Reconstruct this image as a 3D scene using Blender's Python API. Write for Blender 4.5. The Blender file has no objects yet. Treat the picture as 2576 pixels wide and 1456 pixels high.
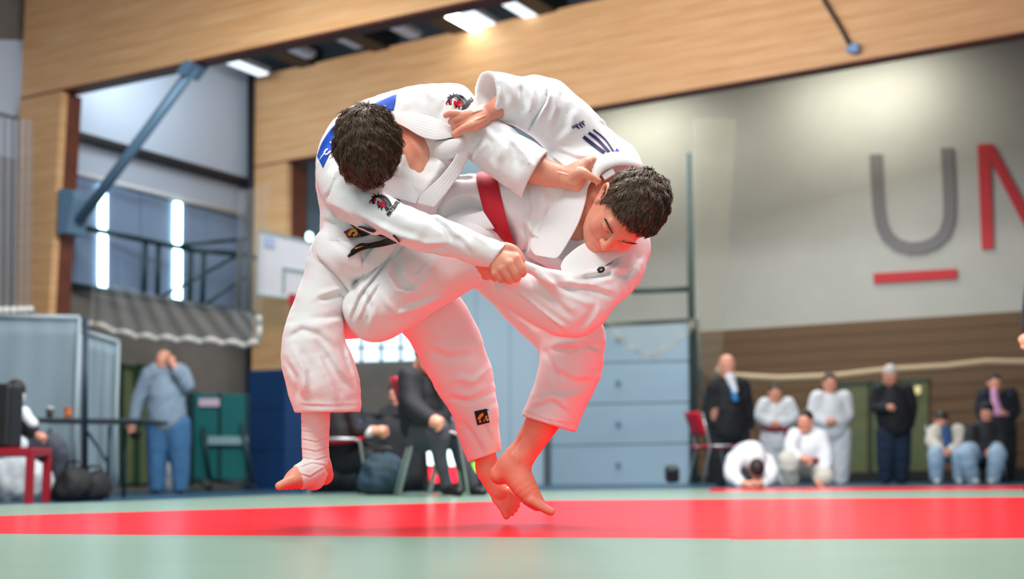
import bpy, math, random
import numpy as np
from mathutils import Matrix, Vector

# ------------------------------------------------------------------ camera
FPX, CX, CY = 3300.0, 1288.0, 728.0
HZ, ROLL, CAMH = 1192.0, 0.010, 0.152
PITCH = math.atan((HZ - CY) / FPX)
D1 = 3.98                                   # distance of the two fighters
scene = bpy.context.scene
_f = np.array([0, math.cos(PITCH), math.sin(PITCH)])
_u0 = np.array([0, -math.sin(PITCH), math.cos(PITCH)])
_r0 = np.array([1.0, 0, 0])
C0 = np.array([0, 0, CAMH])
_r, _u = _r0 * math.cos(ROLL) + _u0 * math.sin(-ROLL), _u0 * math.cos(ROLL) + _r0 * math.sin(ROLL)
RB = np.stack([_r, _u, _f], 0)              # rows: right, up, forward

cam_d = bpy.data.cameras.new('camera')
cam = bpy.data.objects.new('camera', cam_d)
scene.collection.objects.link(cam)
cam_d.sensor_width = 36.0
cam_d.lens = 36.0 * FPX / 2576.0
cam_d.clip_start, cam_d.clip_end = 0.05, 200
mw = Matrix(((_r[0], _u[0], -_f[0], C0[0]), (_r[1], _u[1], -_f[1], C0[1]), (_r[2], _u[2], -_f[2], C0[2]), (0, 0, 0, 1)))
cam.matrix_world = mw
cam_d.dof.use_dof = True
cam_d.dof.focus_distance = D1 - 0.08
cam_d.dof.aperture_fstop = 2.0
scene.camera = cam

# ------------------------------------------------------------------ world, lights, exposure
world = bpy.data.worlds.new('world')
scene.world = world
world.use_nodes = True
bg = world.node_tree.nodes['Background']
bg.inputs[0].default_value = (1.0, 0.97, 0.95, 1)
bg.inputs[1].default_value = 0.52
scene.view_settings.view_transform = 'Standard'
scene.view_settings.look = 'None'
scene.view_settings.exposure = 0.25
scene.view_settings.gamma = 1.0
scene.view_settings.use_curve_mapping = False


def area_light(name, loc, target, size, power, col=(1, 1, 1), sy=None):
    d = bpy.data.lights.new(name, 'AREA')
    d.energy = power
    d.color = col
    d.size = size
    if sy:
        d.shape = 'RECTANGLE'
        d.size_y = sy
    o = bpy.data.objects.new(name, d)
    scene.collection.objects.link(o)
    o.location = loc
    o.rotation_euler = (Vector(target) - Vector(loc)).to_track_quat('-Z', 'Y').to_euler()
    return o


def spot_light(name, loc, target, power, angle, col=(1, 1, 1), blend=0.8, rad=0.15):
    d = bpy.data.lights.new(name, 'SPOT')
    d.energy = power
    d.color = col
    d.spot_size = math.radians(angle)
    d.spot_blend = blend
    d.shadow_soft_size = rad
    o = bpy.data.objects.new(name, d)
    scene.collection.objects.link(o)
    o.location = loc
    o.rotation_euler = (Vector(target) - Vector(loc)).to_track_quat('-Z', 'Y').to_euler()
    return o


# rows of hall lamps over the mats (light only; the lamp bodies in view are built further down)
WARM, COOL = (1.0, 0.98, 0.95), (0.92, 0.97, 1.0)
area_light('hall_lamp_and_fill', (-2.2, 0.4, 6.2), (-0.4, 4.0, 0.7), 5.0, 340, WARM, 1.2)
area_light('hall_lamp_and_fill', (0.6, 5.4, 6.3), (0.4, 5.2, 0.0), 6.0, 780, WARM, 1.2)
area_light('hall_lamp_and_fill', (0.8, 9.0, 6.2), (0.6, 11.0, 0.0), 7.0, 480, COOL, 1.2)
area_light('hall_lamp_and_fill', (3.2, 20.0, 5.6), (3.4, 18.6, 0.0), 6.0, 230, COOL, 1.0)
# a light added behind the first beam to brighten the left wall comes later


# ------------------------------------------------------------------ pixel helpers
def loc3(px, py, c):
    """camera-frame point (right, up, depth) seen at pixel px,py at depth c"""
    return np.array([(px - CX) / FPX * c, -(py - CY) / FPX * c, c])


def W(px, py, c):
    return C0 + loc3(px, py, c) @ RB


def cam2w(v):
    return C0 + np.asarray(v) @ RB


def ray(px, py):
    return np.array([(px - CX) / FPX, -(py - CY) / FPX, 1.0]) @ RB


def FL(px, py, z=0.0):
    """floor point under a pixel"""
    d = ray(px, py)
    return C0 + d * ((z - C0[2]) / d[2])


def FD(px, c, z=0.0):
    """point of plane height z at depth c in picture column px"""
    x = (px - CX) / FPX
    y = ((z - C0[2]) / c - x * RB[0, 2] - RB[2, 2]) / RB[1, 2]
    return C0 + c * (np.array([x, y, 1.0]) @ RB)


def on_z(px, py, z):
    return FL(px, py, z)


def on_plane(px, py, P0, n):
    d = ray(px, py)
    return C0 + d * (np.dot(P0 - C0, n) / np.dot(d, n))


TH = math.radians(29.0)
E1 = np.array([math.cos(TH), -math.sin(TH), 0.0])
E2 = np.array([math.sin(TH), math.cos(TH), 0.0])
UP = np.array([0, 0, 1.0])

# ------------------------------------------------------------------ materials
MATS = {}


def mat(name, col, rough=0.6, metal=0.0, emit=0.0, noise=0.0, nscale=8.0, bump=0.0, bscale=200.0, sheen=0.0,
        spec=0.5, stretch=None, sss=0.0, alpha=1.0, trans=0.0, vcol=None, coat=0.0, col2=None):
    if name in MATS:
        return MATS[name]
    m = bpy.data.materials.new(name)
    m.use_nodes = True
    nt = m.node_tree
    b = nt.nodes['Principled BSDF']
    b.inputs['Base Color'].default_value = (*col, 1)
    b.inputs['Roughness'].default_value = rough
    b.inputs['Metallic'].default_value = metal
    b.inputs['Specular IOR Level'].default_value = spec
    if sheen:
        b.inputs['Sheen Weight'].default_value = sheen
        b.inputs['Sheen Roughness'].default_value = 0.5
    if coat:
        b.inputs['Coat Weight'].default_value = coat
        b.inputs['Coat Roughness'].default_value = 0.2
    if emit:
        b.inputs['Emission Color'].default_value = (*col, 1)
        b.inputs['Emission Strength'].default_value = emit
    if sss:
        b.inputs['Subsurface Weight'].default_value = sss
        b.inputs['Subsurface Radius'].default_value = (0.02, 0.008, 0.004)
        b.inputs['Subsurface Scale'].default_value = 0.5
    if alpha < 1:
        b.inputs['Alpha'].default_value = alpha
    if trans:
        b.inputs['Transmission Weight'].default_value = trans
    tc = None
    if noise or bump:
        tc = nt.nodes.new('ShaderNodeTexCoord')
        src = tc.outputs['Object']
        if stretch:
            mp = nt.nodes.new('ShaderNodeMapping')
            mp.inputs['Scale'].default_value = stretch[:3]
            if len(stretch) > 3:
                mp.inputs['Rotation'].default_value = (0, 0, stretch[3])
            nt.links.new(src, mp.inputs[0])
            src = mp.outputs[0]
    cin = None
    if vcol:
        va = nt.nodes.new('ShaderNodeVertexColor')
        va.layer_name = vcol
        cin = va.outputs[0]
        nt.links.new(cin, b.inputs['Base Color'])
    if noise:
        nz = nt.nodes.new('ShaderNodeTexNoise')
        nz.inputs['Scale'].default_value = nscale
        nz.inputs['Detail'].default_value = 5
        nz.inputs['Roughness'].default_value = 0.6
        nt.links.new(src, nz.inputs['Vector'])
        mx = nt.nodes.new('ShaderNodeMix')
        mx.data_type = 'RGBA'
        c2 = col2 if col2 else tuple(max(0, c * (1 - noise)) for c in col)
        mx.inputs[6].default_value = (*col, 1)
        mx.inputs[7].default_value = (*c2, 1)
        rp = nt.nodes.new('ShaderNodeMapRange')
        rp.inputs[1].default_value = 0.35
        rp.inputs[2].default_value = 0.65
        nt.links.new(nz.outputs[0], rp.inputs[0])
        nt.links.new(rp.outputs[0], mx.inputs[0])
        if cin:
            mul = nt.nodes.new('ShaderNodeMix')
            mul.data_type = 'RGBA'
            mul.blend_type = 'MULTIPLY'
            mul.inputs[0].default_value = 1
            mx.inputs[6].default_value = (1, 1, 1, 1)
            mx.inputs[7].default_value = (1 - noise, 1 - noise * 1.2, 1 - noise * 1.2, 1)
            nt.links.new(cin, mul.inputs[6])
            nt.links.new(mx.outputs[2], mul.inputs[7])
            nt.links.new(mul.outputs[2], b.inputs['Base Color'])
        else:
            nt.links.new(mx.outputs[2], b.inputs['Base Color'])
    if bump:
        n2 = nt.nodes.new('ShaderNodeTexNoise')
        n2.inputs['Scale'].default_value = bscale
        n2.inputs['Detail'].default_value = 3
        nt.links.new(src, n2.inputs['Vector'])
        bp = nt.nodes.new('ShaderNodeBump')
        bp.inputs['Strength'].default_value = bump
        bp.inputs['Distance'].default_value = 0.002
        nt.links.new(n2.outputs[0], bp.inputs['Height'])
        nt.links.new(bp.outputs[0], b.inputs['Normal'])
    MATS[name] = m
    return m


def srgb(r, g, b):
    f = lambda c: (c / 255 / 12.92) if c / 255 <= 0.04045 else ((c / 255 + 0.055) / 1.055) ** 2.4
    return (f(r), f(g), f(b))


# ------------------------------------------------------------------ mesh helpers
COL = scene.collection


def raw_mesh(name, verts, faces, smooth=False):
    me = bpy.data.meshes.new(name)
    verts = np.asarray(verts, dtype=np.float32)
    if isinstance(faces, np.ndarray):
        n = faces.shape[1]
        me.vertices.add(len(verts))
        me.vertices.foreach_set('co', verts.ravel())
        me.loops.add(faces.size)
        me.loops.foreach_set('vertex_index', faces.astype(np.int32).ravel())
        me.polygons.add(len(faces))
        me.polygons.foreach_set('loop_start', np.arange(0, faces.size, n, dtype=np.int32))
        me.update(calc_edges=True)
        me.validate()
    else:
        me.from_pydata([tuple(map(float, v)) for v in verts], [], faces)
        me.update()
    if smooth:
        me.polygons.foreach_set('use_smooth', np.ones(len(me.polygons), dtype=bool))
    return me


def put(name, me, material, parent=None, label=None):
    o = bpy.data.objects.new(name, me)
    COL.objects.link(o)
    if material is not None:
        me.materials.append(material)
    if parent is not None:
        o.parent = parent
        o.matrix_parent_inverse = Matrix.Translation(-Vector(parent['_loc'])) if '_loc' in parent else Matrix()
    if label:
        o['label'] = label
    return o


def thing(name, label, cat, loc, group=None):
    o = bpy.data.objects.new(name, None)
    COL.objects.link(o)
    o.location = tuple(map(float, loc))
    o['_loc'] = tuple(map(float, loc))
    o['label'] = label
    o['category'] = cat
    if group:
        o['group'] = group
    o.empty_display_size = 0.1
    return o


def tag(o, label=None, cat=None, group=None, kind=None):
    if label:
        o['label'] = label
    if cat:
        o['category'] = cat
    if group:
        o['group'] = group
    if kind:
        o['kind'] = kind
    return o


class MB:
    """collects shapes into one mesh"""

    def __init__(s):
        s.v, s.f = [], []

    def add(s, vs, fs):
        b = len(s.v)
        s.v += [tuple(map(float, v)) for v in vs]
        s.f += [tuple(i + b for i in f) for f in fs]
        return s

    def prism(s, poly, ext):
        """polygon (3-D points) pushed along ext"""
        n = len(poly)
        p = [np.asarray(q, float) for q in poly]
        e = np.asarray(ext, float)
        nor = np.zeros(3)
        for i in range(n):
            nor += np.cross(p[i], p[(i + 1) % n])
        if np.dot(nor, e) > 0:
            p = p[::-1]
        vs = p + [q + e for q in p]
        fs = [tuple(range(n)), tuple(range(2 * n - 1, n - 1, -1))]
        for i in range(n):
            j = (i + 1) % n
            fs.append((i, i + n, j + n, j)[::1])
        return s.add(vs, fs)

    def box(s, c, ax, ay, az, hx, hy, hz):
        c, ax, ay, az = (np.asarray(q, float) for q in (c, ax, ay, az))
        vs = [c + i * hx * ax + j * hy * ay + k * hz * az for i in (-1, 1) for j in (-1, 1) for k in (-1, 1)]
        fs = [(0, 1, 3, 2), (4, 6, 7, 5), (0, 4, 5, 1), (2, 3, 7, 6), (0, 2, 6, 4), (1, 5, 7, 3)]
        return s.add(vs, fs)

    def bar(s, a, b, r, n=10, r2=None):
        return s.tube([a, b], [r, r if r2 is None else r2], n)

    def tube(s, pts, rs, n=10, caps=True, up=None):
        pts = [np.asarray(p, float) for p in pts]
        if not hasattr(rs, '__len__'):
            rs = [rs] * len(pts)
        vs, fs = [], []
        prev = None
        for i, p in enumerate(pts):
            t = pts[min(i + 1, len(pts) - 1)] - pts[max(i - 1, 0)]
            t = t / (np.linalg.norm(t) + 1e-9)
            a = prev if prev is not None else (np.array([0, 0, 1.0]) if abs(t[2]) < 0.9 else np.array([1.0, 0, 0]))
            a = a - t * np.dot(a, t)
            a /= np.linalg.norm(a) + 1e-9
            prev = a
            b = np.cross(t, a)
            for k in range(n):
                w = 2 * math.pi * k / n
                vs.append(p + rs[i] * (math.cos(w) * a + math.sin(w) * b))
        for i in range(len(pts) - 1):
            for k in range(n):
                k2 = (k + 1) % n
                fs.append((i * n + k, i * n + k2, (i + 1) * n + k2, (i + 1) * n + k))
        if caps:
            fs.append(tuple(range(n - 1, -1, -1)))
            fs.append(tuple((len(pts) - 1) * n + k for k in range(n)))
        return s.add(vs, fs)

    def sheet(s, grid, thick=None):
        """grid[i][j] of points -> quads; thick: vector or scalar list for a closed slab"""
        g = np.asarray(grid, float)
        a, b = g.shape[:2]
        vs = list(g.reshape(-1, 3))
        fs = [(i * b + j, i * b + j + 1, (i + 1) * b + j + 1, (i + 1) * b + j) for i in range(a - 1) for j in range(b - 1)]
        if thick is not None:
            t = np.asarray(thick, float)
            n = a * b
            vs += [v + t for v in vs]
            fs += [tuple(q + n for q in f[::-1]) for f in fs]
            ring = [j for j in range(b)] + [i * b + b - 1 for i in range(1, a)] + [(a - 1) * b + j for j in range(b - 2, -1, -1)] + [i * b for i in range(a - 2, 0, -1)]
            m = len(ring)
            fs += [(ring[q], ring[q] + n, ring[(q + 1) % m] + n, ring[(q + 1) % m]) for q in range(m)]
        return s.add(vs, fs)

    def build(s, name, material, parent=None, smooth=False, bevel=0.0, label=None):
        me = raw_mesh(name, s.v, s.f, smooth)
        o = put(name, me, material, parent, label)
        if bevel:
            md = o.modifiers.new('bevel', 'BEVEL')
            md.width = bevel
            md.segments = 2
            md.limit_method = 'ANGLE'
        return o


# ------------------------------------------------------------------ implicit surfaces on a grid
def smin(a, b, k):
    if k <= 0:
        return np.minimum(a, b)
    h = np.maximum(k - np.abs(a - b), 0) / k
    return np.minimum(a, b) - h * h * (k * 0.25)


def smax(a, b, k):
    return -smin(-a, -b, k)


class Vol:
    """signed distance grid in a right/up/depth frame (metres)"""

    def __init__(s, lo, hi, h):
        s.h = h
        s.lo = np.asarray(lo, float)
        n = np.ceil((np.asarray(hi, float) - s.lo) / h).astype(int) + 1
        s.ax = [(s.lo[i] + h * np.arange(n[i])).astype(np.float32) for i in range(3)]
        s.F = np.full(tuple(n), 0.15, np.float32)

    def blk(s, lo, hi):
        sl = []
        for i in range(3):
            a = int(max(0, math.floor((lo[i] - s.lo[i]) / s.h)))
            b = int(min(len(s.ax[i]), math.ceil((hi[i] - s.lo[i]) / s.h) + 1))
            if b <= a:
                return None
            sl.append(slice(a, b))
        return tuple(sl)

    def coords(s, sl):
        return (s.ax[0][sl[0]][:, None, None], s.ax[1][sl[1]][None, :, None], s.ax[2][sl[2]][None, None, :])

    def merge(s, sl, d, k, mode):
        if mode == 'add':
            s.F[sl] = smin(s.F[sl], d, k)
        elif mode == 'sub':
            s.F[sl] = smax(s.F[sl], -d, k)

    def chain(s, pts, k=0.01, mode='add', flat=None, sub=3):
        """pts: rows x,y,z,r - one smooth limb through all of them"""
        P = np.asarray(pts, float)
        if len(P) > 2 and sub > 1:
            Q = []
            for i in range(len(P) - 1):
                p0, p1, p2, p3 = P[max(i - 1, 0)], P[i], P[i + 1], P[min(i + 2, len(P) - 1)]
                for j in range(sub):
                    t = j / sub
                    Q.append(0.5 * ((2 * p1) + (-p0 + p2) * t + (2 * p0 - 5 * p1 + 4 * p2 - p3) * t * t + (-p0 + 3 * p1 - 3 * p2 + p3) * t ** 3))
            Q.append(P[-1])
            P = np.array(Q)
        if len(P) == 1:
            P = np.vstack([P, P + 1e-5])
        m = k + 3 * s.h
        lo = (P[:, :3] - P[:, 3:4]).min(0) - m
        hi = (P[:, :3] + P[:, 3:4]).max(0) + m
        SL = s.blk(lo, hi)
        if SL is None:
            return s
        T = np.full(s.F[SL].shape, 0.15, np.float32)
        off = [q.start for q in SL]
        for a, b in zip(P[:-1], P[1:]):
            lo = np.minimum(a[:3] - a[3], b[:3] - b[3]) - m
            hi = np.maximum(a[:3] + a[3], b[:3] + b[3]) + m
            sl = s.blk(lo, hi)
            if sl is None:
                continue
            X, Y, Z = s.coords(sl)
            X, Y, Z = X - np.float32(a[0]), Y - np.float32(a[1]), Z - np.float32(a[2])
            dx, dy, dz = (b[:3] - a[:3]).astype(np.float32)
            L2 = max(dx * dx + dy * dy + dz * dz, 1e-10)
            t = np.clip((X * dx + Y * dy + Z * dz) / L2, 0, 1)
            qx, qy, qz = X - t * dx, Y - t * dy, Z - t * dz
            q = qx * qx + qy * qy + qz * qz
            if flat is not None:
                n, sc = flat
                qn = qx * np.float32(n[0]) + qy * np.float32(n[1]) + qz * np.float32(n[2])
                q = q + qn * qn * np.float32(sc * sc - 1)
            d = np.sqrt(np.maximum(q, 0)) - (np.float32(a[3]) + t * np.float32(b[3] - a[3]))
            ls = tuple(slice(q_.start - o_, q_.stop - o_) for q_, o_ in zip(sl, off))
            T[ls] = np.minimum(T[ls], d)
        s.merge(SL, T, k, mode)
        return s

    def ell(s, c, r, k=0.01, mode='add', rot=None):
        c, r = np.asarray(c, float), np.asarray(r, float)
        R_ = np.eye(3) if rot is None else np.asarray(rot, float)      # rows = ellipsoid axes
        ext = np.sqrt(((R_.T * r) ** 2).sum(1)) + k + 3 * s.h
        sl = s.blk(c - ext, c + ext)
        if sl is None:
            return s
        X, Y, Z = s.coords(sl)
        X, Y, Z = X - np.float32(c[0]), Y - np.float32(c[1]), Z - np.float32(c[2])
        U = [(X * np.float32(R_[i, 0]) + Y * np.float32(R_[i, 1]) + Z * np.float32(R_[i, 2])) for i in range(3)]
        k0 = np.sqrt(sum((U[i] / np.float32(r[i])) ** 2 for i in range(3))) + 1e-6
        k1 = np.sqrt(sum((U[i] / np.float32(r[i] ** 2)) ** 2 for i in range(3))) + 1e-6
        s.merge(sl, k0 * (k0 - 1) / k1, k, mode)
        return s

    def cut(s, p, n, k=0.004):
        """remove everything on the side n points to"""
        X, Y, Z = s.coords((slice(None),) * 3)
        d = (X - p[0]) * n[0] + (Y - p[1]) * n[1] + (Z - p[2]) * n[2]
        s.F = smax(s.F, d.astype(np.float32), k)
        return s

    def waves(s, seed, amp, scale, stretch=(1, 1, 1)):
        rng = np.random.RandomState(seed)
        X, Y, Z = s.coords((slice(None),) * 3)
        T = 0
        for i in range(5):
            d = rng.normal(size=3) * np.array(stretch)
            d = d / np.linalg.norm(d) * (2 * math.pi / (scale * rng.uniform(0.6, 1.6)))
            e = rng.normal(size=3) / scale * 3
            T = T + np.sin(X * d[0] + Y * d[1] + Z * d[2] + rng.uniform(0, 6) + 0.9 * np.sin(X * e[0] + Y * e[1] + Z * e[2]))
        s.F += (amp / 2.2) * T.astype(np.float32)
        return s

    def crease(s, line, w, amp, dr=None):
        """fold along a picture-space line: amp>0 presses the cloth in, amp<0 raises a ridge (metres)"""
        L = np.array(line, float)
        w, amp = w * 0.72, amp * 1.75
        mg = 4.2 * w
        x0, x1 = (L[:, 0].min() - mg - CX) / FPX, (L[:, 0].max() + mg - CX) / FPX
        y0, y1 = -(L[:, 1].max() + mg - CY) / FPX, -(L[:, 1].min() - mg - CY) / FPX
        za, zb = s.ax[2][0], s.ax[2][-1]
        if dr:
            za, zb = D1 + dr[0], D1 + dr[1]
        lo = [min(x0 * za, x0 * zb), min(y0 * za, y0 * zb), za]
        hi = [max(x1 * za, x1 * zb), max(y1 * za, y1 * zb), zb]
        sl = s.blk(lo, hi)
        if sl is None:
            return s
        X, Y, Z = s.coords(sl)
        PX, PY = CX + FPX * X / Z, CY - FPX * Y / Z
        best = np.full(np.broadcast_shapes(PX.shape, PY.shape), 1e9, np.float32)
        val = np.zeros_like(best)
        n = len(L) - 1
        for i in range(n):
            a, b = L[i], L[i + 1]
            d = b - a
            t = np.clip(((PX - a[0]) * d[0] + (PY - a[1]) * d[1]) / (d @ d), 0, 1)
            ex, ey = PX - a[0] - t * d[0], PY - a[1] - t * d[1]
            q = np.sqrt(ex * ex + ey * ey)
            sg = np.where(ex * d[1] - ey * d[0] > 0, 1.0, -1.0)
            g = (i + t) / n
            v = (np.exp(-(q / w) ** 2) - 0.7 * np.exp(-((sg * q - 1.7 * w) / (1.3 * w)) ** 2)) * np.clip(np.minimum(g, 1 - g) * 5 + 0.2, 0, 1)
            m = q < best
            val = np.where(m, v, val)
            best = np.where(m, q, best)
        best = val
        s.F[sl] += (amp * best).astype(np.float32)
        return s

    # surface nets
    def mesh(s, smooth=2):
        F = s.F.copy()
        for a in range(3):
            sl = [slice(None)] * 3
            for e in (0, -1):
                sl[a] = e
                F[tuple(sl)] = np.maximum(F[tuple(sl)], 1e-4)
        S = F < 0
        nx, ny, nz = F.shape
        c = np.zeros((nx - 1, ny - 1, nz - 1), np.int8)
        for i in (0, 1):
            for j in (0, 1):
                for k in (0, 1):
                    c += S[i:nx - 1 + i, j:ny - 1 + j, k:nz - 1 + k]
        I, J, K = np.nonzero((c > 0) & (c < 8))
        idx = np.full(c.shape, -1, np.int32)
        idx[I, J, K] = np.arange(len(I))
        acc = np.zeros((len(I), 3), np.float32)
        cnt = np.zeros(len(I), np.float32)
        for ax in range(3):
            oa = [q for q in range(3) if q != ax]
            for u in (0, 1):
                for v in (0, 1):
                    o0 = [0, 0, 0]
                    o0[oa[0]], o0[oa[1]] = u, v
                    o1 = list(o0)
                    o1[ax] = 1
                    f0 = F[I + o0[0], J + o0[1], K + o0[2]]
                    f1 = F[I + o1[0], J + o1[1], K + o1[2]]
                    m = (f0 < 0) != (f1 < 0)
                    t = np.where(m, f0 / np.where(m, f0 - f1, 1), 0)
                    w = m.astype(np.float32)
                    for q in range(3):
                        acc[:, q] += w * (o0[q] + (t if q == ax else 0))
                    cnt += w
        V = acc / cnt[:, None] + np.stack([I, J, K], 1)
        Q = []
        for ax in range(3):
            sa, sb = [slice(None)] * 3, [slice(None)] * 3
            sa[ax], sb[ax] = slice(0, -1), slice(1, None)
            A, B = S[tuple(sa)], S[tuple(sb)]
            i, j, k = np.nonzero(A != B)
            P = np.stack([i, j, k], 1)
            oa = [(ax + 1) % 3, (ax + 2) % 3]
            ok = (P[:, oa[0]] > 0) & (P[:, oa[1]] > 0) & (P[:, oa[0]] < F.shape[oa[0]] - 1) & (P[:, oa[1]] < F.shape[oa[1]] - 1)
            P = P[ok]
            e0, e1 = np.zeros(3, int), np.zeros(3, int)
            e0[oa[0]], e1[oa[1]] = 1, 1
            g = lambda D: idx[D[:, 0], D[:, 1], D[:, 2]]
            q = np.stack([g(P - e0 - e1), g(P - e1), g(P), g(P - e0)], 1)
            ins = A[P[:, 0], P[:, 1], P[:, 2]]
            q[~ins] = q[~ins][:, ::-1]
            Q.append(q)
        Q = np.concatenate(Q)
        Q = Q[:, ::-1]                   # the frame is left-handed (depth away)
        V = V * s.h + s.lo
        if smooth and len(V):
            E = np.concatenate([Q[:, [0, 1]], Q[:, [1, 2]], Q[:, [2, 3]], Q[:, [3, 0]]])
            deg = np.bincount(E[:, 0], minlength=len(V)) + np.bincount(E[:, 1], minlength=len(V))
            for it in range(smooth):
                N = np.stack([np.bincount(E[:, 0], V[E[:, 1], q], len(V)) + np.bincount(E[:, 1], V[E[:, 0], q], len(V)) for q in range(3)], 1)
                N /= np.maximum(deg, 1)[:, None]
                V = V + (0.6 if it % 2 == 0 else -0.45) * (N - V) if smooth > 2 else 0.5 * V + 0.5 * N
        return V, Q

    def sample(s, P):
        G = (np.asarray(P) - s.lo) / s.h
        n = np.array(s.F.shape)
        out = (G < 0).any(1) | (G > n - 1.001).any(1)
        G = np.clip(G, 0, n - 1.001)
        i = G.astype(int)
        f = G - i
        r = 0
        for a in (0, 1):
            for b in (0, 1):
                for c in (0, 1):
                    w = (f[:, 0] if a else 1 - f[:, 0]) * (f[:, 1] if b else 1 - f[:, 1]) * (f[:, 2] if c else 1 - f[:, 2])
                    r = r + w * s.F[i[:, 0] + a, i[:, 1] + b, i[:, 2] + c]
        return np.where(out, 0.15, r)

    def depth(s, pix, default=None):
        """depth of the front surface under each pixel (nan where the ray misses)"""
        pix = np.asarray(pix, float)
        dirs = np.stack([(pix[:, 0] - CX) / FPX, -(pix[:, 1] - CY) / FPX, np.ones(len(pix))], 1)
        z = np.full(len(pix), np.nan)
        prev = np.full(len(pix), 1.0)
        st = s.h * 0.5
        c = s.ax[2][0]
        while c < s.ax[2][-1]:
            f = s.sample(dirs * c)
            hit = np.isnan(z) & (f < 0)
            z[hit] = c - st * (-f[hit]) / np.maximum(prev[hit] - f[hit], 1e-6)
            prev = f
            c += st
        if default is not None:
            z[np.isnan(z)] = default
        return z


def pxvol(x0, y0, x1, y1, d0, d1, h, c0=None):
    c0 = D1 if c0 is None else c0
    ca, cb = c0 + d0, c0 + d1
    P = np.array([loc3(x, y, c) for x in (x0, x1) for y in (y0, y1) for c in (ca, cb)])
    return Vol(P.min(0), P.max(0), h)


def pt(px, py, d, r, c0=None):
    c = (D1 if c0 is None else c0) + d
    p = loc3(px, py, c)
    return [p[0], p[1], p[2], r * c / FPX]


def pts(rows, c0=None):
    return [pt(*r, c0=c0) for r in rows]


def kpx(k, c0=None):
    return k * (D1 if c0 is None else c0) / FPX


def join_vq(parts):
    vs, qs, n = [], [], 0
    for v, q in parts:
        vs.append(v)
        qs.append(q + n)
        n += len(v)
    return np.concatenate(vs), np.concatenate(qs)


def vol_obj(name, parts, material, parent, label=None):
    """parts: list of (V,Q) in the camera frame -> one smooth mesh object"""
    V, Q = join_vq(parts)
    return put(name, raw_mesh(name, cam2w(V), Q, True), material, parent, label)

# ================================================================== THE HALL
WOOD = mat('glulam_timber', srgb(228, 184, 134), 0.55, noise=0.22, nscale=3.0, stretch=(0.35, 0.35, 9.0), col2=srgb(210, 158, 104))
WOODD = mat('dark_brown_timber', srgb(110, 52, 30), 0.6, noise=0.3, nscale=4.0)  # darker brown, used on beam undersides and column side faces
STEELB = mat('blue_painted_steel', srgb(108, 142, 168), 0.45, 0.2)
STEELG = mat('dark_green_steel', srgb(24, 52, 58), 0.45, 0.2)
DARK = mat('dark_trim', srgb(28, 30, 36), 0.6)
WALLG = mat('grey_plaster', srgb(176, 176, 168), 0.85, noise=0.06, nscale=1.5)
PANELW = mat('pale_wall_panel', srgb(190, 205, 222), 0.6, noise=0.04, nscale=1.0)
PANELB = mat('blue_grey_cladding', srgb(118, 140, 170), 0.5, noise=0.06, nscale=1.5)
CONC = mat('brown_grey_block', srgb(122, 116, 108), 0.9, noise=0.15, nscale=2.5)
BROWN = mat('brown_slat_panel', srgb(106, 78, 50), 0.7, noise=0.22, nscale=5.0, stretch=(0.2, 0.2, 12.0))
OLIVE = mat('olive_door', srgb(92, 100, 62), 0.6, noise=0.1, nscale=3.0)
GREENF = mat('green_frame', srgb(24, 62, 38), 0.5)
DAY = mat('daylit_glass', (0.62, 0.93, 1.0), 0.3, emit=7.0)
DAY2 = mat('daylit_window', (0.72, 0.9, 1.0), 0.3, emit=1.3)
FLOORM = mat('hall_floor', srgb(38, 84, 112), 0.35, noise=0.1, nscale=2.0)
RED = mat('red_mat', srgb(236, 22, 38), 0.22, noise=0.16, nscale=4.0, bump=0.08, bscale=60, stretch=(1, 6, 1, 0.1), spec=0.035)
GREEN = mat('pale_green_mat', srgb(122, 146, 131), 0.25, noise=0.07, nscale=2.0, bump=0.08, bscale=60, stretch=(1, 6, 1, 0.1), spec=0.09)
ROOFM = mat('roof_deck', srgb(74, 80, 90), 0.7)

# --- floor and mats
fl = MB().prism([(-40, -6, -0.05), (40, -6, -0.05), (40, 45, -0.05), (-40, 45, -0.05)], (0, 0, -0.1)).build('floor', FLOORM)
tag(fl, 'blue hall floor beyond the judo mats', kind='structure')


def mat_area(name, poly, m, label):
    o = MB().prism([FL(*p) for p in poly], (0, 0, -0.049)).build(name, m)
    tag(o, label, kind='structure')
    return o


front = [(-900, 1336), (0, 1342.5), (1839, 1355)]
front2 = [(1839, 1357.5), (2576, 1354), (3500, 1349)]
back = [(3500, 1242), (2576, 1250), (1300, 1259), (0, 1297), (-900, 1322)]
mat_area('floor_mat', [(-900, 1900), (3500, 1900)] + front2[::-1] + front[::-1], GREEN, 'pale green judo mats nearest the camera')
mat_area('floor_mat', front + front2 + back, RED, 'wide red band of judo mats under the fighters')
far_l = [(-900, 1301), (0, 1270), (300, 1261), (700, 1244), (1200, 1237), (1700, 1229), (1790, 1228)]
mat_area('floor_mat', back[::-1] + [(3500, 1223), (2576, 1231), (1780, 1237.5)] + far_l[::-1], GREEN, 'pale green judo mats behind the red band')
mat_area('floor_mat', [(1780, 1237.5), (2576, 1231), (3500, 1223), (3500, 1213), (2576, 1221.5), (1790, 1228)], RED, 'narrow far red strip of judo mats on the spectator side')

# --- frames of glued timber
P2a = W(722, 403, 22.0)
ZB = P2a[2]
P2b = on_z(2576, 78, ZB)
P1a, P1b = on_z(154, 224, ZB), on_z(1180, 0, ZB)


def unit(v):
    v = np.asarray(v, float)
    return v / np.linalg.norm(v)


D2v, D1v = unit(P2b - P2a), unit(P1b - P1a)
N2, N1 = np.array([-D2v[1], D2v[0], 0]), np.array([-D1v[1], D1v[0], 0])
ZT = on_plane(650, 190, P2a, N2)[2]
BH = ZT - ZB


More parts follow.
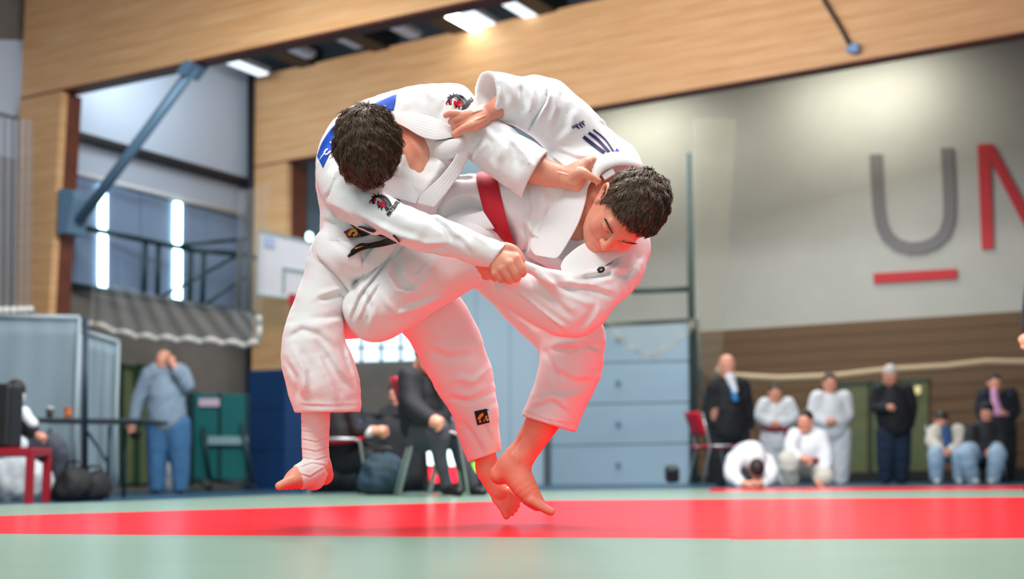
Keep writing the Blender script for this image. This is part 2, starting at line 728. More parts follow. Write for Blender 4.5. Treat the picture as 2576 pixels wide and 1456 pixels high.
def glulam(name, A, Dv, N, left_px, label, thick=0.24, length=34.0, zx=None):
    S = on_plane(left_px, 300, A, N)
    S = np.array([S[0], S[1], ZB])
    E = A + Dv * length
    o = thing(name, label, 'beam', S)
    o['kind'] = 'structure'
    lam = 8
    for i in range(lam):                     # the glued layers, each a plank of its own
        z0, z1 = ZB + BH * i / lam, ZB + BH * (i + 1) / lam
        a = np.array([S[0], S[1], z0])
        b = np.array([E[0], E[1], z0])
        MB().prism([a, b, b + UP * (z1 - z0 - 0.004), a + UP * (z1 - z0 - 0.004)], N * (thick - 0.002 * (i % 2))).build('lamella', WOOD, o)
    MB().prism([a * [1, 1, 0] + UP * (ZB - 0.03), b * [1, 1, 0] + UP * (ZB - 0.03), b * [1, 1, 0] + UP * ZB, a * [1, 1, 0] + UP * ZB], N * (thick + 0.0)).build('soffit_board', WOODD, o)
    return o


glulam('beam', P2a, D2v, N2, 641, 'second glued timber roof beam running to the upper right', 0.22)
glulam('beam', P1a, D1v, N1, 50, 'first glued timber roof beam at the upper left corner', 0.25, 22)


def column(A, N, pxs, thick, tint, label):
    o = thing('column', label, 'column', on_plane(pxs[0][0], pxs[0][1], A, N) * [1, 1, 0])
    o['kind'] = 'structure'
    q = [on_plane(x, y, A, N) for x, y in pxs]
    q[0][2] = q[1][2] = ZB - 0.03
    q[2][2] = q[3][2] = -0.05
    MB().prism(q, N * 0.12).build('front_board', WOOD, o)
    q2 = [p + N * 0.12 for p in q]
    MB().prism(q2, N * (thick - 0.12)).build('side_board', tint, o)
    return o


column(P2a, N2, [(641, 403), (722, 403), (716, 1240), (628, 1240)], 0.50, WOODD, 'timber column with blue padding in the middle of the left wall')
column(P1a, N1, [(50, 230), (154, 230), (96, 1230), (30, 1230)], 0.36, WOODD, 'timber column at the left edge holding the steel brace')

# padding of the second column
pad = thing('column_padding', 'tall dark blue crash padding around the timber column', 'padding', on_plane(676, 1236, P2a, N2))
mpad = mat('blue_pad', srgb(16, 62, 112), 0.5, noise=0.1, nscale=3)
q = [on_plane(x, y, P2a, N2) - N2 * 0.06 for x, y in ((632, 932), (728, 928), (722, 1238), (626, 1240))]
MB().prism(q, N2 * 0.66).build('foam_block', mpad, pad, bevel=0.04)
for yy in (932, 1035, 1138):
    q = [on_plane(x, y, P2a, N2) - N2 * 0.075 for x, y in ((632, yy + 2), (726, yy - 1), (726, yy + 97), (631, yy + 99))]
    MB().prism(q, N2 * 0.02).build('foam_panel', mpad, pad, bevel=0.008)

# knee brace with its bracket
br = thing('steel_brace', 'pale blue steel knee brace between timber column and beam', 'brace', on_plane(166, 580, P1a, N1))
m0 = N1 * 0.12
MB().bar(on_plane(182, 552, P1a, N1) + m0, on_plane(474, 160, P1a, N1) + m0, 0.072, 14).build('strut', STEELB, br, smooth=True)
q = [on_plane(x, y, P1a, N1) - N1 * 0.02 for x, y in ((150, 474), (187, 478), (190, 500), (172, 586), (146, 588))]
MB().prism(q, N1 * 0.3).build('bracket_plate', STEELB, br, bevel=0.01)
q = [on_plane(x, y, P1a, N1) - N1 * 0.03 for x, y in ((446, 182), (470, 150), (488, 158), (462, 192))]
MB().prism(q, N1 * 0.3).build('bracket_plate', STEELB, br, bevel=0.01)

# --- left wall
WA, WB = FD(200, 18.9), FD(640, 22.2)
LW = unit((WB - WA) * [1, 1, 0])
LN = np.array([LW[1], -LW[0], 0])            # into the room


def lw(px, py, off=0.0):
    return on_plane(px, py, WA + LN * off, LN)


o = MB().prism([WA - LW * 25 - UP * 0.05, WB + LW * 9 - UP * 0.05, WB + LW * 9 + UP * 9, WA - LW * 25 + UP * 9], -LN * 0.2).build('wall_left', CONC)
tag(o, 'left side wall of the hall', kind='structure')


def wall_panel(name, pxs, m, off, th, parent=None, fn=lw, n=None, label=None, bevel=0):
    n = LN if n is None else n
    q = [fn(x, y, off) for x, y in pxs]
    return MB().prism(q, n * th).build(name, m, parent, bevel=bevel, label=label)


wall_panel('upper_panel', [(-60, 100), (640, 120), (640, 470), (-60, 268)], PANELW, 0.01, 0.05, o)
wall_panel('upper_panel', [(-60, 275), (640, 472), (640, 556), (-60, 378)], mat('light_wall_panel', srgb(165, 176, 190), 0.6), 0.01, 0.03, o)
xs_ = np.linspace(60, 640, 15)
for i in range(14):                          # upright cladding trays
    x0, x1 = xs_[i], xs_[i + 1] - 1.5
    t = lambda x: 395 + (x - 0) * 0.262
    b = lambda x: 688 + (x - 0) * 0.178
    wall_panel('cladding_tray', [(x0, t(x0)), (x1, t(x1)), (x1, b(x1)), (x0, b(x0))], PANELB, 0.02, 0.03 + 0.012 * (i % 2), o)
for m_, ya_, yb_, t_ in ((PANELW, None, 268, .05), (MATS['light_wall_panel'], 275, 378, .03), (PANELB, 398, 686, .04)):      # the same bands further along the wall
    z0_ = lw(-60, yb_)[2]
    z1_ = lw(-60, ya_)[2] if ya_ else 9.0
    for s_ in range(6):
        a_ = lw(-62, 500, .01) * [1, 1, 0] - LW * (s_ * 3.2)
        b_ = a_ - LW * 3.17
        MB().prism([a_ + UP * z0_, b_ + UP * z0_, b_ + UP * z1_, a_ + UP * z1_], LN * t_).build('wall_panel', m_, o)
pl = wall_panel('trim_1', [(190, 333), (640, 458), (640, 474), (190, 350)], DARK, 0.06, 0.10)
tag(pl, 'dark curtain track high along the left wall', kind='structure')
for i in range(34):
    x = 200 + i * 12.6
    y = 350 + (x - 200) * 0.278
    wall_panel('track_hook', [(x, y - 3), (x + 5, y - 2), (x + 5, y + 9), (x, y + 8)], DARK, 0.1, 0.03, pl)
pl = MB().bar(lw(180, 433, 0.16), lw(640, 546, 0.16), 0.035, 10).build('trim_2', mat('white_pipe', srgb(205, 205, 205), 0.5), smooth=True)
tag(pl, 'pale pipe running along the left wall below the curtain track', kind='structure')
k = 1
for (xa, ya, yb, yc, nm_) in ((256, 464, 576, 727, 'first'), (444, 507, 612, 760, 'second')):
    for y0, y1, hf_ in ((ya, yb, 'upper'), (yb + 9, yc, 'lower')):
        w = wall_panel('window_%d' % k, [(xa - 9, y0), (xa + 9, y0 + 4), (xa + 8, y1 + 3), (xa - 10, y1)], DAY, 0.05, 0.05, bevel=0.02)
        tag(w, hf_ + ' half of the ' + nm_ + ' daylit strip window from the brace', kind='structure', group='daylit strip windows')
        k += 1
pl = MB().bar(lw(632, 190, 0.25), lw(627, 1240, 0.25), 0.06, 10).build('trim_3', DARK, smooth=True)
tag(pl, 'dark downpipe beside the padded timber column', kind='structure')

# green railing and olive doors at the foot of the left wall
for j, (x0, x1) in enumerate(((302, 340), (342, 384))):
    d = thing('door_%d' % (j + 2), ('olive door next to the tarpaulin screen', 'olive door behind the bearded man')[j], 'door', lw(x0, 1235, 0.06) * [1, 1, 0])
    d['kind'] = 'structure'
    wall_panel('door_leaf', [(x0 + 2, 920), (x1, 926), (x1, 1212), (x0 + 2, 1216)], OLIVE, 0.04, 0.05, d)
    for q in ([(x0, 915), (x0 + 5, 915), (x0 + 5, 1218), (x0, 1218)], [(x1 - 5, 920), (x1, 920), (x1, 1214), (x1 - 5, 1214)],
              [(x0, 915), (x1, 920), (x1, 929), (x0, 924)], [(x0, 1060), (x1, 1060), (x1, 1066), (x0, 1066)]):
        wall_panel('door_frame', q, GREENF, 0.08, 0.05, d)

# --- roof
roof = MB().prism([(-30, -4, ZT + 0.3), (30, -4, ZT + 0.3), (30, 45, ZT + 0.3), (-30, 45, ZT + 0.3)], (0, 0, 0.2)).build('ceiling', ROOFM)
tag(roof, 'grey metal roof deck of the hall', kind='structure')
PURL = mat('dark_roof_purlin', srgb(20, 26, 34), 0.5, 0.3)
mid0 = (P1a + P1b) / 2
for i in range(9):                           # purlins between the frames
    a = P1a + D1v * (0.4 + 1.55 * i)
    a = np.array([a[0], a[1], ZT + 0.12])
    o = MB().box(a + N1 * 2.4, D1v, N1, UP, 0.16, 2.6, 0.16).build('roof_purlin', PURL)
    tag(o, 'dark steel roof purlin between the two timber beams', 'purlin', 'roof purlins', 'structure')


def luminaire(px, py, z, L, wd, on, label, dirv):
    c = on_z(px, py, z)
    t = thing('ceiling_lamp', label, 'lamp', c)
    s = np.cross(dirv, UP)
    MB().box(c + UP * 0.05, dirv, s, UP, L / 2 + 0.03, wd / 2 + 0.03, 0.045).build('housing', mat('lamp_housing', srgb(150, 158, 168), 0.4, 0.3), t, bevel=0.01)
    MB().box(c - UP * 0.012, dirv, s, UP, L / 2, wd / 2, 0.02).build('diffuser', on, t, bevel=0.008)
    return c


LAMP = mat('lamp_glow', (1.0, 1.0, 0.92), 0.4, emit=9.0)
LAMP2 = mat('lamp_glow_dim', (0.75, 0.9, 1.0), 0.4, emit=1.1)
LAMP0 = mat('lamp_off_faint_glow', srgb(150, 165, 185), 0.4, emit=0.12)  # unlit diffuser with a faint glow put into its material
ZL = ZT + 0.0
luminaire(1163, 56, ZL, 1.05, 0.30, LAMP, 'brightly lit ceiling lamp between the two timber beams', N1)
luminaire(1204, 47, ZL, 0.95, 0.22, LAMP2, 'paler ceiling lamp right beside the brightly lit one', N1)
luminaire(1310, 22, ZL, 0.9, 0.24, LAMP2, 'ceiling lamp nearest the top edge of the picture', N1)
luminaire(618, 168, ZL - 0.15, 0.9, 0.2, LAMP2, 'ceiling lamp above the timber column corner', N1)
luminaire(745, 128, ZL, 0.7, 0.16, LAMP0, 'unlit ceiling lamp, leftmost of the three unlit ones', N1)
luminaire(872, 102, ZL, 0.7, 0.16, LAMP0, 'unlit ceiling lamp, middle one of three', N1)
luminaire(1012, 76, ZL, 0.7, 0.18, LAMP0, 'unlit ceiling lamp, last before the lit ones', N1)

# cable and hook on the far beam
cb = thing('hanging_cable', 'thin dark cable with blue clip hanging on the far timber beam', 'cable', on_plane(2147, 128, P2a, N2))
MB().tube([on_plane(x, y, P2a - N2 * 0.05, N2) for x, y in ((2062, -20), (2080, 12), (2115, 70), (2146, 128))], 0.028, 8).build('cable', DARK, cb, smooth=True)
MB().box(on_plane(2150, 122, P2a - N2 * 0.06, N2), D2v, N2, UP, 0.06, 0.04, 0.06).build('clip', mat('blue_clip', srgb(110, 150, 200), 0.4), cb, bevel=0.01)
MB().box(on_plane(2136, 124, P2a - N2 * 0.06, N2), D2v, N2, UP, 0.03, 0.04, 0.04).build('clip', MATS['blue_clip'], cb, bevel=0.01)

# --- back wall
BA = FD(2000, 23.0)
BN = -E2                                     # into the room


def bw(px, py, off=0.0):
    return on_plane(px, py, BA + BN * off, BN)


wb = MB().prism([BA - E1 * 16 - UP * 0.05, BA + E1 * 14 - UP * 0.05, BA + E1 * 14 + UP * 9, BA - E1 * 16 + UP * 9], -BN * 0.2).build('wall_back', WALLG)
tag(wb, 'grey back wall of the hall with painted letters', kind='structure')


def bpanel(name, pxs, m, off, th, parent=None, label=None, bevel=0):
    return wall_panel(name, pxs, m, off, th, parent, bw, BN, label, bevel)


# brown boards on the lower right
yl = lambda x: 826 - (x - 1800) * 0.0503
nb = 12
for i in range(nb):
    x0, x1 = 1752, 2700
    z0 = bw(2190, 806)[2]
    a, b = bw(x0, 900), bw(x1, 900)
    za, zb_ = -0.05 + (z0 + 0.05) * i / nb, -0.05 + (z0 + 0.05) * (i + 1) / nb
    q = [np.array([*(p + BN * 0.01)[:2], z]) for p, z in ((a, za), (b, za), (b, zb_ - 0.012), (a, zb_ - 0.012))]
    MB().prism(q, BN * 0.05).build('wall_board', BROWN, wb)
# olive doors
for j, (x0, x1, yt) in enumerate(((2108, 2186, 962), (2190, 2262, 958), (2266, 2338, 954))):
    d = thing('door_%d' % (j + 4), ('olive door behind the tall judoka, first of three', 'middle one of three olive doors in the brown wall', 'olive door with the cream fitting, last of three')[j], 'door', bw(x0, 1210, 0.07) * [1, 1, 0])
    d['kind'] = 'structure'
    bpanel('door_leaf', [(x0 + 2, yt + 4), (x1 - 2, yt), (x1 - 2, 1196), (x0 + 2, 1200)], OLIVE, 0.06, 0.05, d)
    bpanel('door_frame', [(x0, yt), (x0 + 5, yt), (x0 + 5, 1202), (x0, 1203)], GREENF, 0.09, 0.05, d)
    bpanel('door_frame', [(x0, yt), (x1, yt - 4), (x1, yt + 4), (x0, yt + 8)], GREENF, 0.09, 0.05, d)
o = bpanel('wall_lamp', [(2301, 972), (2318, 971), (2318, 992), (2301, 993)], mat('small_lamp', srgb(210, 190, 140), 0.4, emit=0.5), 0.12, 0.05, bevel=0.03)
tag(o, 'small cream round fitting on the olive doors', 'fitting')
o = bpanel('baseboard_back', [(1752, 1196), (2700, 1176), (2700, 1204), (1752, 1222)], mat('black_plinth', srgb(16, 18, 20), 0.7), 0.12, 0.05)
tag(o, 'black plinth along the foot of the back wall', kind='structure')

# letters
GREYL = mat('grey_letter', srgb(112, 110, 110), 0.7)
REDL = mat('red_letter', srgb(186, 40, 48), 0.7)
sg = MB()
outer, inner = [], []
ctl = [(2205, 386), (2211, 470), (2218, 530)]
# letter U as a band: centre line in the picture, half width
cl = [(2203.5, 388), (2208, 470), (2212, 528), (2219, 566), (2234, 596), (2258, 616), (2290, 625), (2324, 622), (2354, 610), (2376, 588), (2387, 556), (2389, 520), (2386, 440), (2382, 372)]
cl = np.array(cl, float)
g = []
for i in range(len(cl)):
    t = cl[min(i + 1, len(cl) - 1)] - cl[max(i - 1, 0)]
    t /= np.linalg.norm(t)
    nrm = np.array([t[1], -t[0]])
    hw = 15.5
    g.append([bw(*(cl[i] + nrm * hw), 0.015), bw(*(cl[i] - nrm * hw), 0.015)])
o = MB().sheet(g, BN * 0.02).build('wall_letter', GREYL)
tag(o, 'large grey letter U on the back wall', 'letter', 'letters on the back wall')
t = thing('wall_letter', 'large red letter N cut off by the picture edge', 'letter', bw(2480, 625), 'letters on the back wall')
bpanel('stem', [(2459, 364), (2490, 362), (2500, 624), (2470, 628)], REDL, 0.015, 0.02, t)
bpanel('diagonal', [(2470, 363), (2498, 362), (2632, 612), (2600, 614)], REDL, 0.017, 0.02, t)
bpanel('stem', [(2596, 354), (2626, 352), (2634, 612), (2604, 614)], REDL, 0.015, 0.02, t)
o = bpanel('wall_bar', [(2197, 688), (2408, 676), (2408, 701), (2199, 713)], REDL, 0.015, 0.02)
tag(o, 'red underline bar painted below the grey letter U', 'bar')

# big sectional door
d = thing('door_1', 'pale blue sectional door with four round dots', 'door', bw(1560, 1228, 0.1) * [1, 1, 0])
d['kind'] = 'structure'
DOORB = mat('pale_blue_door', srgb(168, 196, 214), 0.45, noise=0.04, nscale=1.0)
ys = [812, 915, 1018, 1121, 1224]
for i in range(4):
    bpanel('door_section', [(1390, ys[i] + 1.5), (1737, ys[i] - 5), (1737, ys[i + 1] - 8), (1390, ys[i + 1] - 1)], DOORB, 0.06, 0.06, d)
    c = bw(1556, ys[i] + 94 - (10 if i == 0 else 0) - 45, 0.13)
    MB().tube([c - BN * 0.02, c + BN * 0.02], 0.062, 16).build('round_window', mat('door_dot', srgb(116, 148, 166), 0.3), d)
bpanel('door_frame', [(1374, 820), (1389, 820), (1389, 1226), (1374, 1226)], mat('grey_frame', srgb(92, 104, 112), 0.5), 0.06, 0.1, d)
bpanel('door_frame', [(1738, 806), (1756, 805), (1756, 1219), (1738, 1220)], MATS['grey_frame'], 0.06, 0.1, d)

# pale blue bay with the bright window behind the fighters
PALE = mat('pale_blue_panel', srgb(196, 222, 240), 0.6)
for i, (x0, x1) in enumerate(((1040, 1118), (1120, 1200), (1202, 1285), (1287, 1372))):
    bpanel('pale_panel', [(x0, 700), (x1, 690), (x1, 1226), (x0, 1230)], PALE, 0.02, 0.05, wb)
wl = bpy.data.objects['wall_left']
w = wall_panel('window_9', [(792, 800), (1056, 812), (1056, 905), (792, 912)], DAY2, 0.02, 0.05)
tag(w, 'bright daylit window low in the wall between the legs', kind='structure')
for x in (850, 905, 955, 1004):
    wall_panel('window_bar', [(x, 800), (x + 5, 800), (x + 5, 910), (x, 910)], MATS['grey_frame'], 0.08, 0.03, w)
wall_panel('window_bar', [(792, 872), (1056, 872), (1056, 877), (792, 877)], MATS['grey_frame'], 0.08, 0.03, w)
wall_panel('upper_panel', [(770, 380), (1057, 440), (1057, 795), (770, 780)], mat('blue_grey_panel', srgb(112, 134, 154), 0.8, noise=0.05), 0.01, 0.03, wl)
bpanel('upper_panel', [(1040, 340), (1420, 300), (1420, 690), (1040, 730)], MATS['blue_grey_panel'], 0.02, 0.04, wb)

# strip lamps washing the back wall, out of sight behind the far beam
for px_, py_, ty_, pw_, sz_ in ((2170, 170, 700, 75, 2.2), (1620, 270, 760, 60, 1.6), (1200, 340, 760, 50, 2.0)):
    area_light('wall_washer', bw(px_, py_) + BN * 1.2, bw(px_, ty_), sz_, pw_, (1.0, 0.97, 0.84), 0.3)
area_light('hall_lamp_and_fill', W(440, 90, 19.2), lw(430, 560), 1.6, 50, (0.84, 0.93, 1.0), 0.5)  # added fill, hidden by the first beam, brightens the left wall
area_light('hall_lamp_and_fill', W(160, 1000, 14.0) * [1, 1, 0] + np.array([1.6, -1.5, 5.6]), FD(260, 15.0), 2.5, 120, COOL, 0.8)
for t_, pw_ in ((4.0, 85), (8.5, 95), (13.0, 8)):       # lights added out of sight behind the first beam, to brighten the second
    s_ = P1a * [1, 1, 0] + D1v * t_ + N1 * 0.7 + UP * (ZB + 0.75)
    area_light('beam_fill_light', s_, P2a * [1, 1, 0] + D2v * (t_ + 0.5) + UP * (ZB + 0.5), 3.6, pw_, WARM, 0.25)
lp = thing('wall_lamp', 'small round bright wall lamp beside the basketball board', 'lamp', lw(768, 597, 0.05))
c_ = lw(768, 597, 0.02)
MB().tube([c_, c_ + LN * 0.05, c_ + LN * 0.09], [0.10, 0.10, 0.085], 20).build('housing', MATS['lamp_housing'], lp, smooth=True)
MB().tube([c_ + LN * 0.09, c_ + LN * 0.12, c_ + LN * 0.135], [0.085, 0.07, 0.03], 20).build('globe', mat('cyan_glow', (0.55, 1.0, 1.0), 0.4, emit=5.0), lp, smooth=True)

# ================================================================== PEOPLE: shared builders
def skin_mat(name, col, noise=0.14):
    return mat(name, col, 0.48, noise=noise, nscale=14, sss=0.12, bump=0.12, bscale=260, vcol='Col')


GI = mat('white_judo_cotton', (0.86, 0.86, 0.87), 0.85, bump=0.35, bscale=420, sheen=0.25, spec=0.2)
GIR = mat('ribbed_judo_cotton', (0.86, 0.86, 0.87), 0.85, bump=0.3, bscale=300, sheen=0.2, spec=0.2)
NAVY = mat('navy_print', srgb(40, 24, 84), 0.7)
BLACKP = mat('black_print', srgb(18, 16, 24), 0.7)
REDP = mat('red_print', srgb(200, 20, 44), 0.7)
BLUEP = mat('blue_patch', srgb(22, 82, 200), 0.6, bump=0.1, bscale=300)
WHITEP = mat('white_print', (0.85, 0.85, 0.88), 0.7)
GOLDP = mat('gold_print', srgb(214, 160, 52), 0.6)
MAROONP = mat('maroon_print', srgb(120, 18, 28), 0.6)


def rh(v):
    """(right, up, toward viewer) -> camera frame (right, up, depth)"""
    return np.array([v[0], v[1], -v[2]], float)


def head_basis(fwd, up):
    f = unit(fwd)
    u = np.asarray(up, float)
    u = unit(u - f * np.dot(u, f))
    r = np.cross(f, u)
    return np.stack([rh(r), rh(f), rh(u)], 0)     # rows: person's right, forward, up


def head_vq(B, c, sc, res, neck=None, ears=True):
    """returns verts (camera frame), quads, tint colours"""
    v = Vol((-0.105, -0.125, -0.175), (0.105, 0.14, 0.135), res)
    v.ell((0, -0.012, 0.03), (0.074, 0.094, 0.085), 0)
    v.ell((0, 0.022, -0.03), (0.059, 0.064, 0.088), 0.03)
    for s in (-1, 1):
        v.chain([(s * 0.054, 0.0, -0.05, 0.018), (s * 0.04, 0.04, -0.088, 0.017), (0, 0.064, -0.1, 0.02)], 0.03)
        v.ell((s * 0.036, 0.058, -0.03), (0.022, 0.022, 0.024), 0.03)
    v.chain([(-0.036, 0.077, 0.022, 0.011), (0, 0.084, 0.018, 0.011), (0.036, 0.077, 0.022, 0.011)], 0.016)
    for s in (-1, 1):
        v.ell((s * 0.031, 0.098, 0.001), (0.02, 0.02, 0.014), 0.014, 'sub')
        v.ell((s * 0.031, 0.073, 0.0), (0.015, 0.0145, 0.0125), 0.003)
        if res < 0.004:
            v.chain([(s * 0.044, 0.081, -0.006, 0.0014), (s * 0.031, 0.0885, -0.0075, 0.0014), (s * 0.019, 0.083, -0.005, 0.0014)], 0.0015, 'sub')
    v.chain([(0, 0.088, 0.012, 0.007), (0, 0.098, -0.012, 0.0085), (0, 0.107, -0.031, 0.0108)], 0.012)
    for s in (-1, 1):
        v.ell((s * 0.0115, 0.096, -0.036), (0.0085, 0.01, 0.0075), 0.007)
        if res < 0.004:
            v.ell((s * 0.0075, 0.101, -0.0435), (0.0035, 0.004, 0.0035), 0.002, 'sub')
    v.chain([(-0.023, 0.079, -0.066, 0.0045), (0, 0.092, -0.061, 0.0065), (0.023, 0.079, -0.066, 0.0045)], 0.006)
    v.chain([(-0.019, 0.08, -0.073, 0.005), (0, 0.089, -0.075, 0.0075), (0.019, 0.08, -0.073, 0.005)], 0.006)
    if res < 0.004:
        v.chain([(-0.024, 0.083, -0.0685, 0.0013), (0, 0.0975, -0.0682, 0.0013), (0.024, 0.083, -0.0685, 0.0013)], 0.0015, 'sub')
    if ears:
        for s in (-1, 1):
            v.ell((s * 0.076, -0.004, -0.006), (0.007, 0.018, 0.03), 0.006)
            v.chain([(s * 0.073, 0.013, 0.008, 0.0045), (s * 0.083, 0.004, 0.028, 0.005), (s * 0.089, -0.016, 0.027, 0.005),
                     (s * 0.088, -0.023, 0.006, 0.005), (s * 0.081, -0.012, -0.02, 0.005), (s * 0.076, 0.004, -0.034, 0.006)], 0.004)
            if res < 0.004:
                v.ell((s * 0.087, 0.0, -0.004), (0.008, 0.008, 0.012), 0.004, 'sub')
    v.chain([(0, -0.03, -0.05, 0.056), (0, -0.045, -0.17, 0.056)] if neck is None else neck, 0.03)
    V, Q = v.mesh(2)
    x, y, z = V.T
    col = np.ones((len(V), 3))
    lip = np.exp(-((x / 0.021) ** 4)) * np.exp(-(((z + 0.068) / 0.0095) ** 4)) * (y > 0.07)
    for i, t in enumerate((0.92, 0.62, 0.62)):
        col[:, i] = 1 - lip * (1 - t)
    cheek = np.exp(-(((np.abs(x) - 0.04) / 0.022) ** 2) - (((z + 0.03) / 0.025) ** 2)) * (y > 0.02)
    col[:, 1] -= 0.16 * cheek
    col[:, 2] -= 0.16 * cheek
    lash = np.exp(-(((np.abs(x) - 0.031) / 0.0145) ** 4)) * np.exp(-(((z + 0.0065) / 0.0024) ** 2)) * (y > 0.07) * (res < 0.004)
    col *= (1 - 0.8 * lash)[:, None]
    return (V * sc) @ B + c, Q[:, ::-1], col       # head frame is right-handed seen from the camera frame


def hair_region(P):
    """>0 where hair grows (head frame)"""
    x, y, z = P.T
    line = np.interp(y, [-0.12, -0.05, -0.02, 0.004, 0.012, 0.028, 0.05, 0.075, 0.1], [-0.085, -0.075, -0.02, 0.0, -0.012, 0.022, 0.058, 0.074, 0.078])
    return z - line


def hair_cap_vq(B, c, sc, res, grow=0.010, fn=hair_region):
    v = Vol((-0.11, -0.14, -0.11), (0.11, 0.13, 0.145), res)
    v.ell((0, -0.012, 0.032), (0.074 + grow, 0.094 + grow, 0.085 + grow), 0)
    X, Y, Z = v.coords((slice(None),) * 3)
    P = np.stack([np.broadcast_to(q, v.F.shape).ravel() for q in (X, Y, Z)], 1)
    v.F = smax(v.F, -fn(P).reshape(v.F.shape).astype(np.float32), 0.008)
    V, Q = v.mesh(2)
    return (V * sc) @ B + c, Q[:, ::-1]


def strands(B, c, sc, n, seed, length, lift, flow, rad=0.0009, fn=hair_region, grow=0.004, jit=0.25):
    """many short tapering hairs, one mesh"""
    rng = np.random.RandomState(seed)
    u = rng.normal(size=(n * 3, 3))
    u /= np.linalg.norm(u, axis=1)[:, None]
    R_ = np.array([0.074 + grow, 0.094 + grow, 0.085 + grow])
    P = u * R_ + np.array([0, -0.012, 0.032])
    P = P[fn(P) > rng.uniform(-0.004, 0.008, len(P))][:n]
    N = (P - np.array([0, -0.012, 0.032])) / R_ ** 2
    N /= np.linalg.norm(N, axis=1)[:, None]
    T = flow(P) + rng.normal(size=P.shape) * jit
    # clumps: hairs nearby share a small common turn
    ph = np.sin(P[:, 0] * 190 + 3 * np.sin(P[:, 1] * 90)) + np.sin(P[:, 1] * 160 + P[:, 2] * 120)
    T += np.cross(N, T) * 0.22 * ph[:, None]
    T -= N * (T * N).sum(1)[:, None]
    T /= np.linalg.norm(T, axis=1)[:, None] + 1e-9
    L = length(P) * rng.uniform(0.7, 1.15, len(P))
    li = lift * rng.uniform(0.5, 1.4, len(P)) * (1 + 0.5 * ph)
    S = np.cross(N, T)
    rings = []
    for k, (t, w) in enumerate(((0, 1.0), (0.35, 0.95), (0.7, 0.7), (1.0, 0.2))):
        ctr = P + T * (L * t)[:, None] + N * (L * li * math.sin(t * 2.0) - 0.5 * L * L / 0.09 * t * t)[:, None]
        for a in (0, 2.094, 4.188):
            rings.append(ctr + (S * math.cos(a) + N * math.sin(a)) * rad * w)
    m = len(P)
    V = np.stack(rings, 1).reshape(-1, 3)
    base = (np.arange(m) * 12)[:, None]
    F = []
    for k in range(3):
        for a in range(3):
            b = (a + 1) % 3
            F.append(base + np.array([k * 3 + a, k * 3 + b, k * 3 + 3 + b, k * 3 + 3 + a]))
    return (V * sc) @ B + c, np.concatenate(F)


def body_obj(parts, material, parent, name='body'):
    """parts: (V,Q) or (V,Q,col)"""
    V, Q = join_vq([p[:2] for p in parts])
    cols = np.concatenate([p[2] if len(p) > 2 else np.ones((len(p[0]), 3)) for p in parts])
    me = raw_mesh(name, cam2w(V), Q, True)
    base = np.array(material['base']) if 'base' in material else np.array((1, 1, 1))
    at = me.color_attributes.new('Col', 'FLOAT_COLOR', 'POINT')
    cc = np.ones((len(V), 4), np.float32)
    cc[:, :3] = cols * base
    at.data.foreach_set('color', cc.ravel())
    return put(name, me, material, parent)


def skin(name, col, noise=0.14):
    m = skin_mat(name, col, noise)
    m['base'] = col
    return m


def trim(v, p, n, R_, k=0.003):
    """flat cut of the cloth inside a ball (p camera frame, n points to the removed side)"""
    p, n = np.asarray(p[:3], float), unit(n)
    sl = v.blk(p - R_, p + R_)
    X, Y, Z = v.coords(sl)
    d = ((X - p[0]) * n[0] + (Y - p[1]) * n[1] + (Z - p[2]) * n[2]).astype(np.float32)
    r = np.sqrt((X - p[0]) ** 2 + (Y - p[1]) ** 2 + (Z - p[2]) ** 2)
    v.F[sl] = np.where(r < R_, smax(v.F[sl], d, k), v.F[sl])


def cat(P, n):
    """Catmull-Rom through rows"""
    P = np.asarray(P, float)
    out = []
    T = np.linspace(0, len(P) - 1, n)
    for t in T:
        i = min(int(t), len(P) - 2)
        f = t - i
        p0, p1, p2, p3 = P[max(i - 1, 0)], P[i], P[i + 1], P[min(i + 2, len(P) - 1)]
        out.append(0.5 * ((2 * p1) + (-p0 + p2) * f + (2 * p0 - 5 * p1 + 4 * p2 - p3) * f * f + (-p0 + 3 * p1 - 3 * p2 + p3) * f ** 3))
    return np.array(out)


def surf_depth(vols, P, default):
    z = None
    for v in vols:
        d = v.depth(P)
        z = d if z is None else np.fmin(z, d)
    bad = np.isnan(z)
    if bad.any() and (~bad).any():
        I = np.nonzero(~bad)[0]
        for i in np.nonzero(bad)[0]:
            z[i] = z[I[np.argmin(((P[I] - P[i]) ** 2).sum(1))]]
    elif bad.any():
        z[:] = D1 + default
    return z


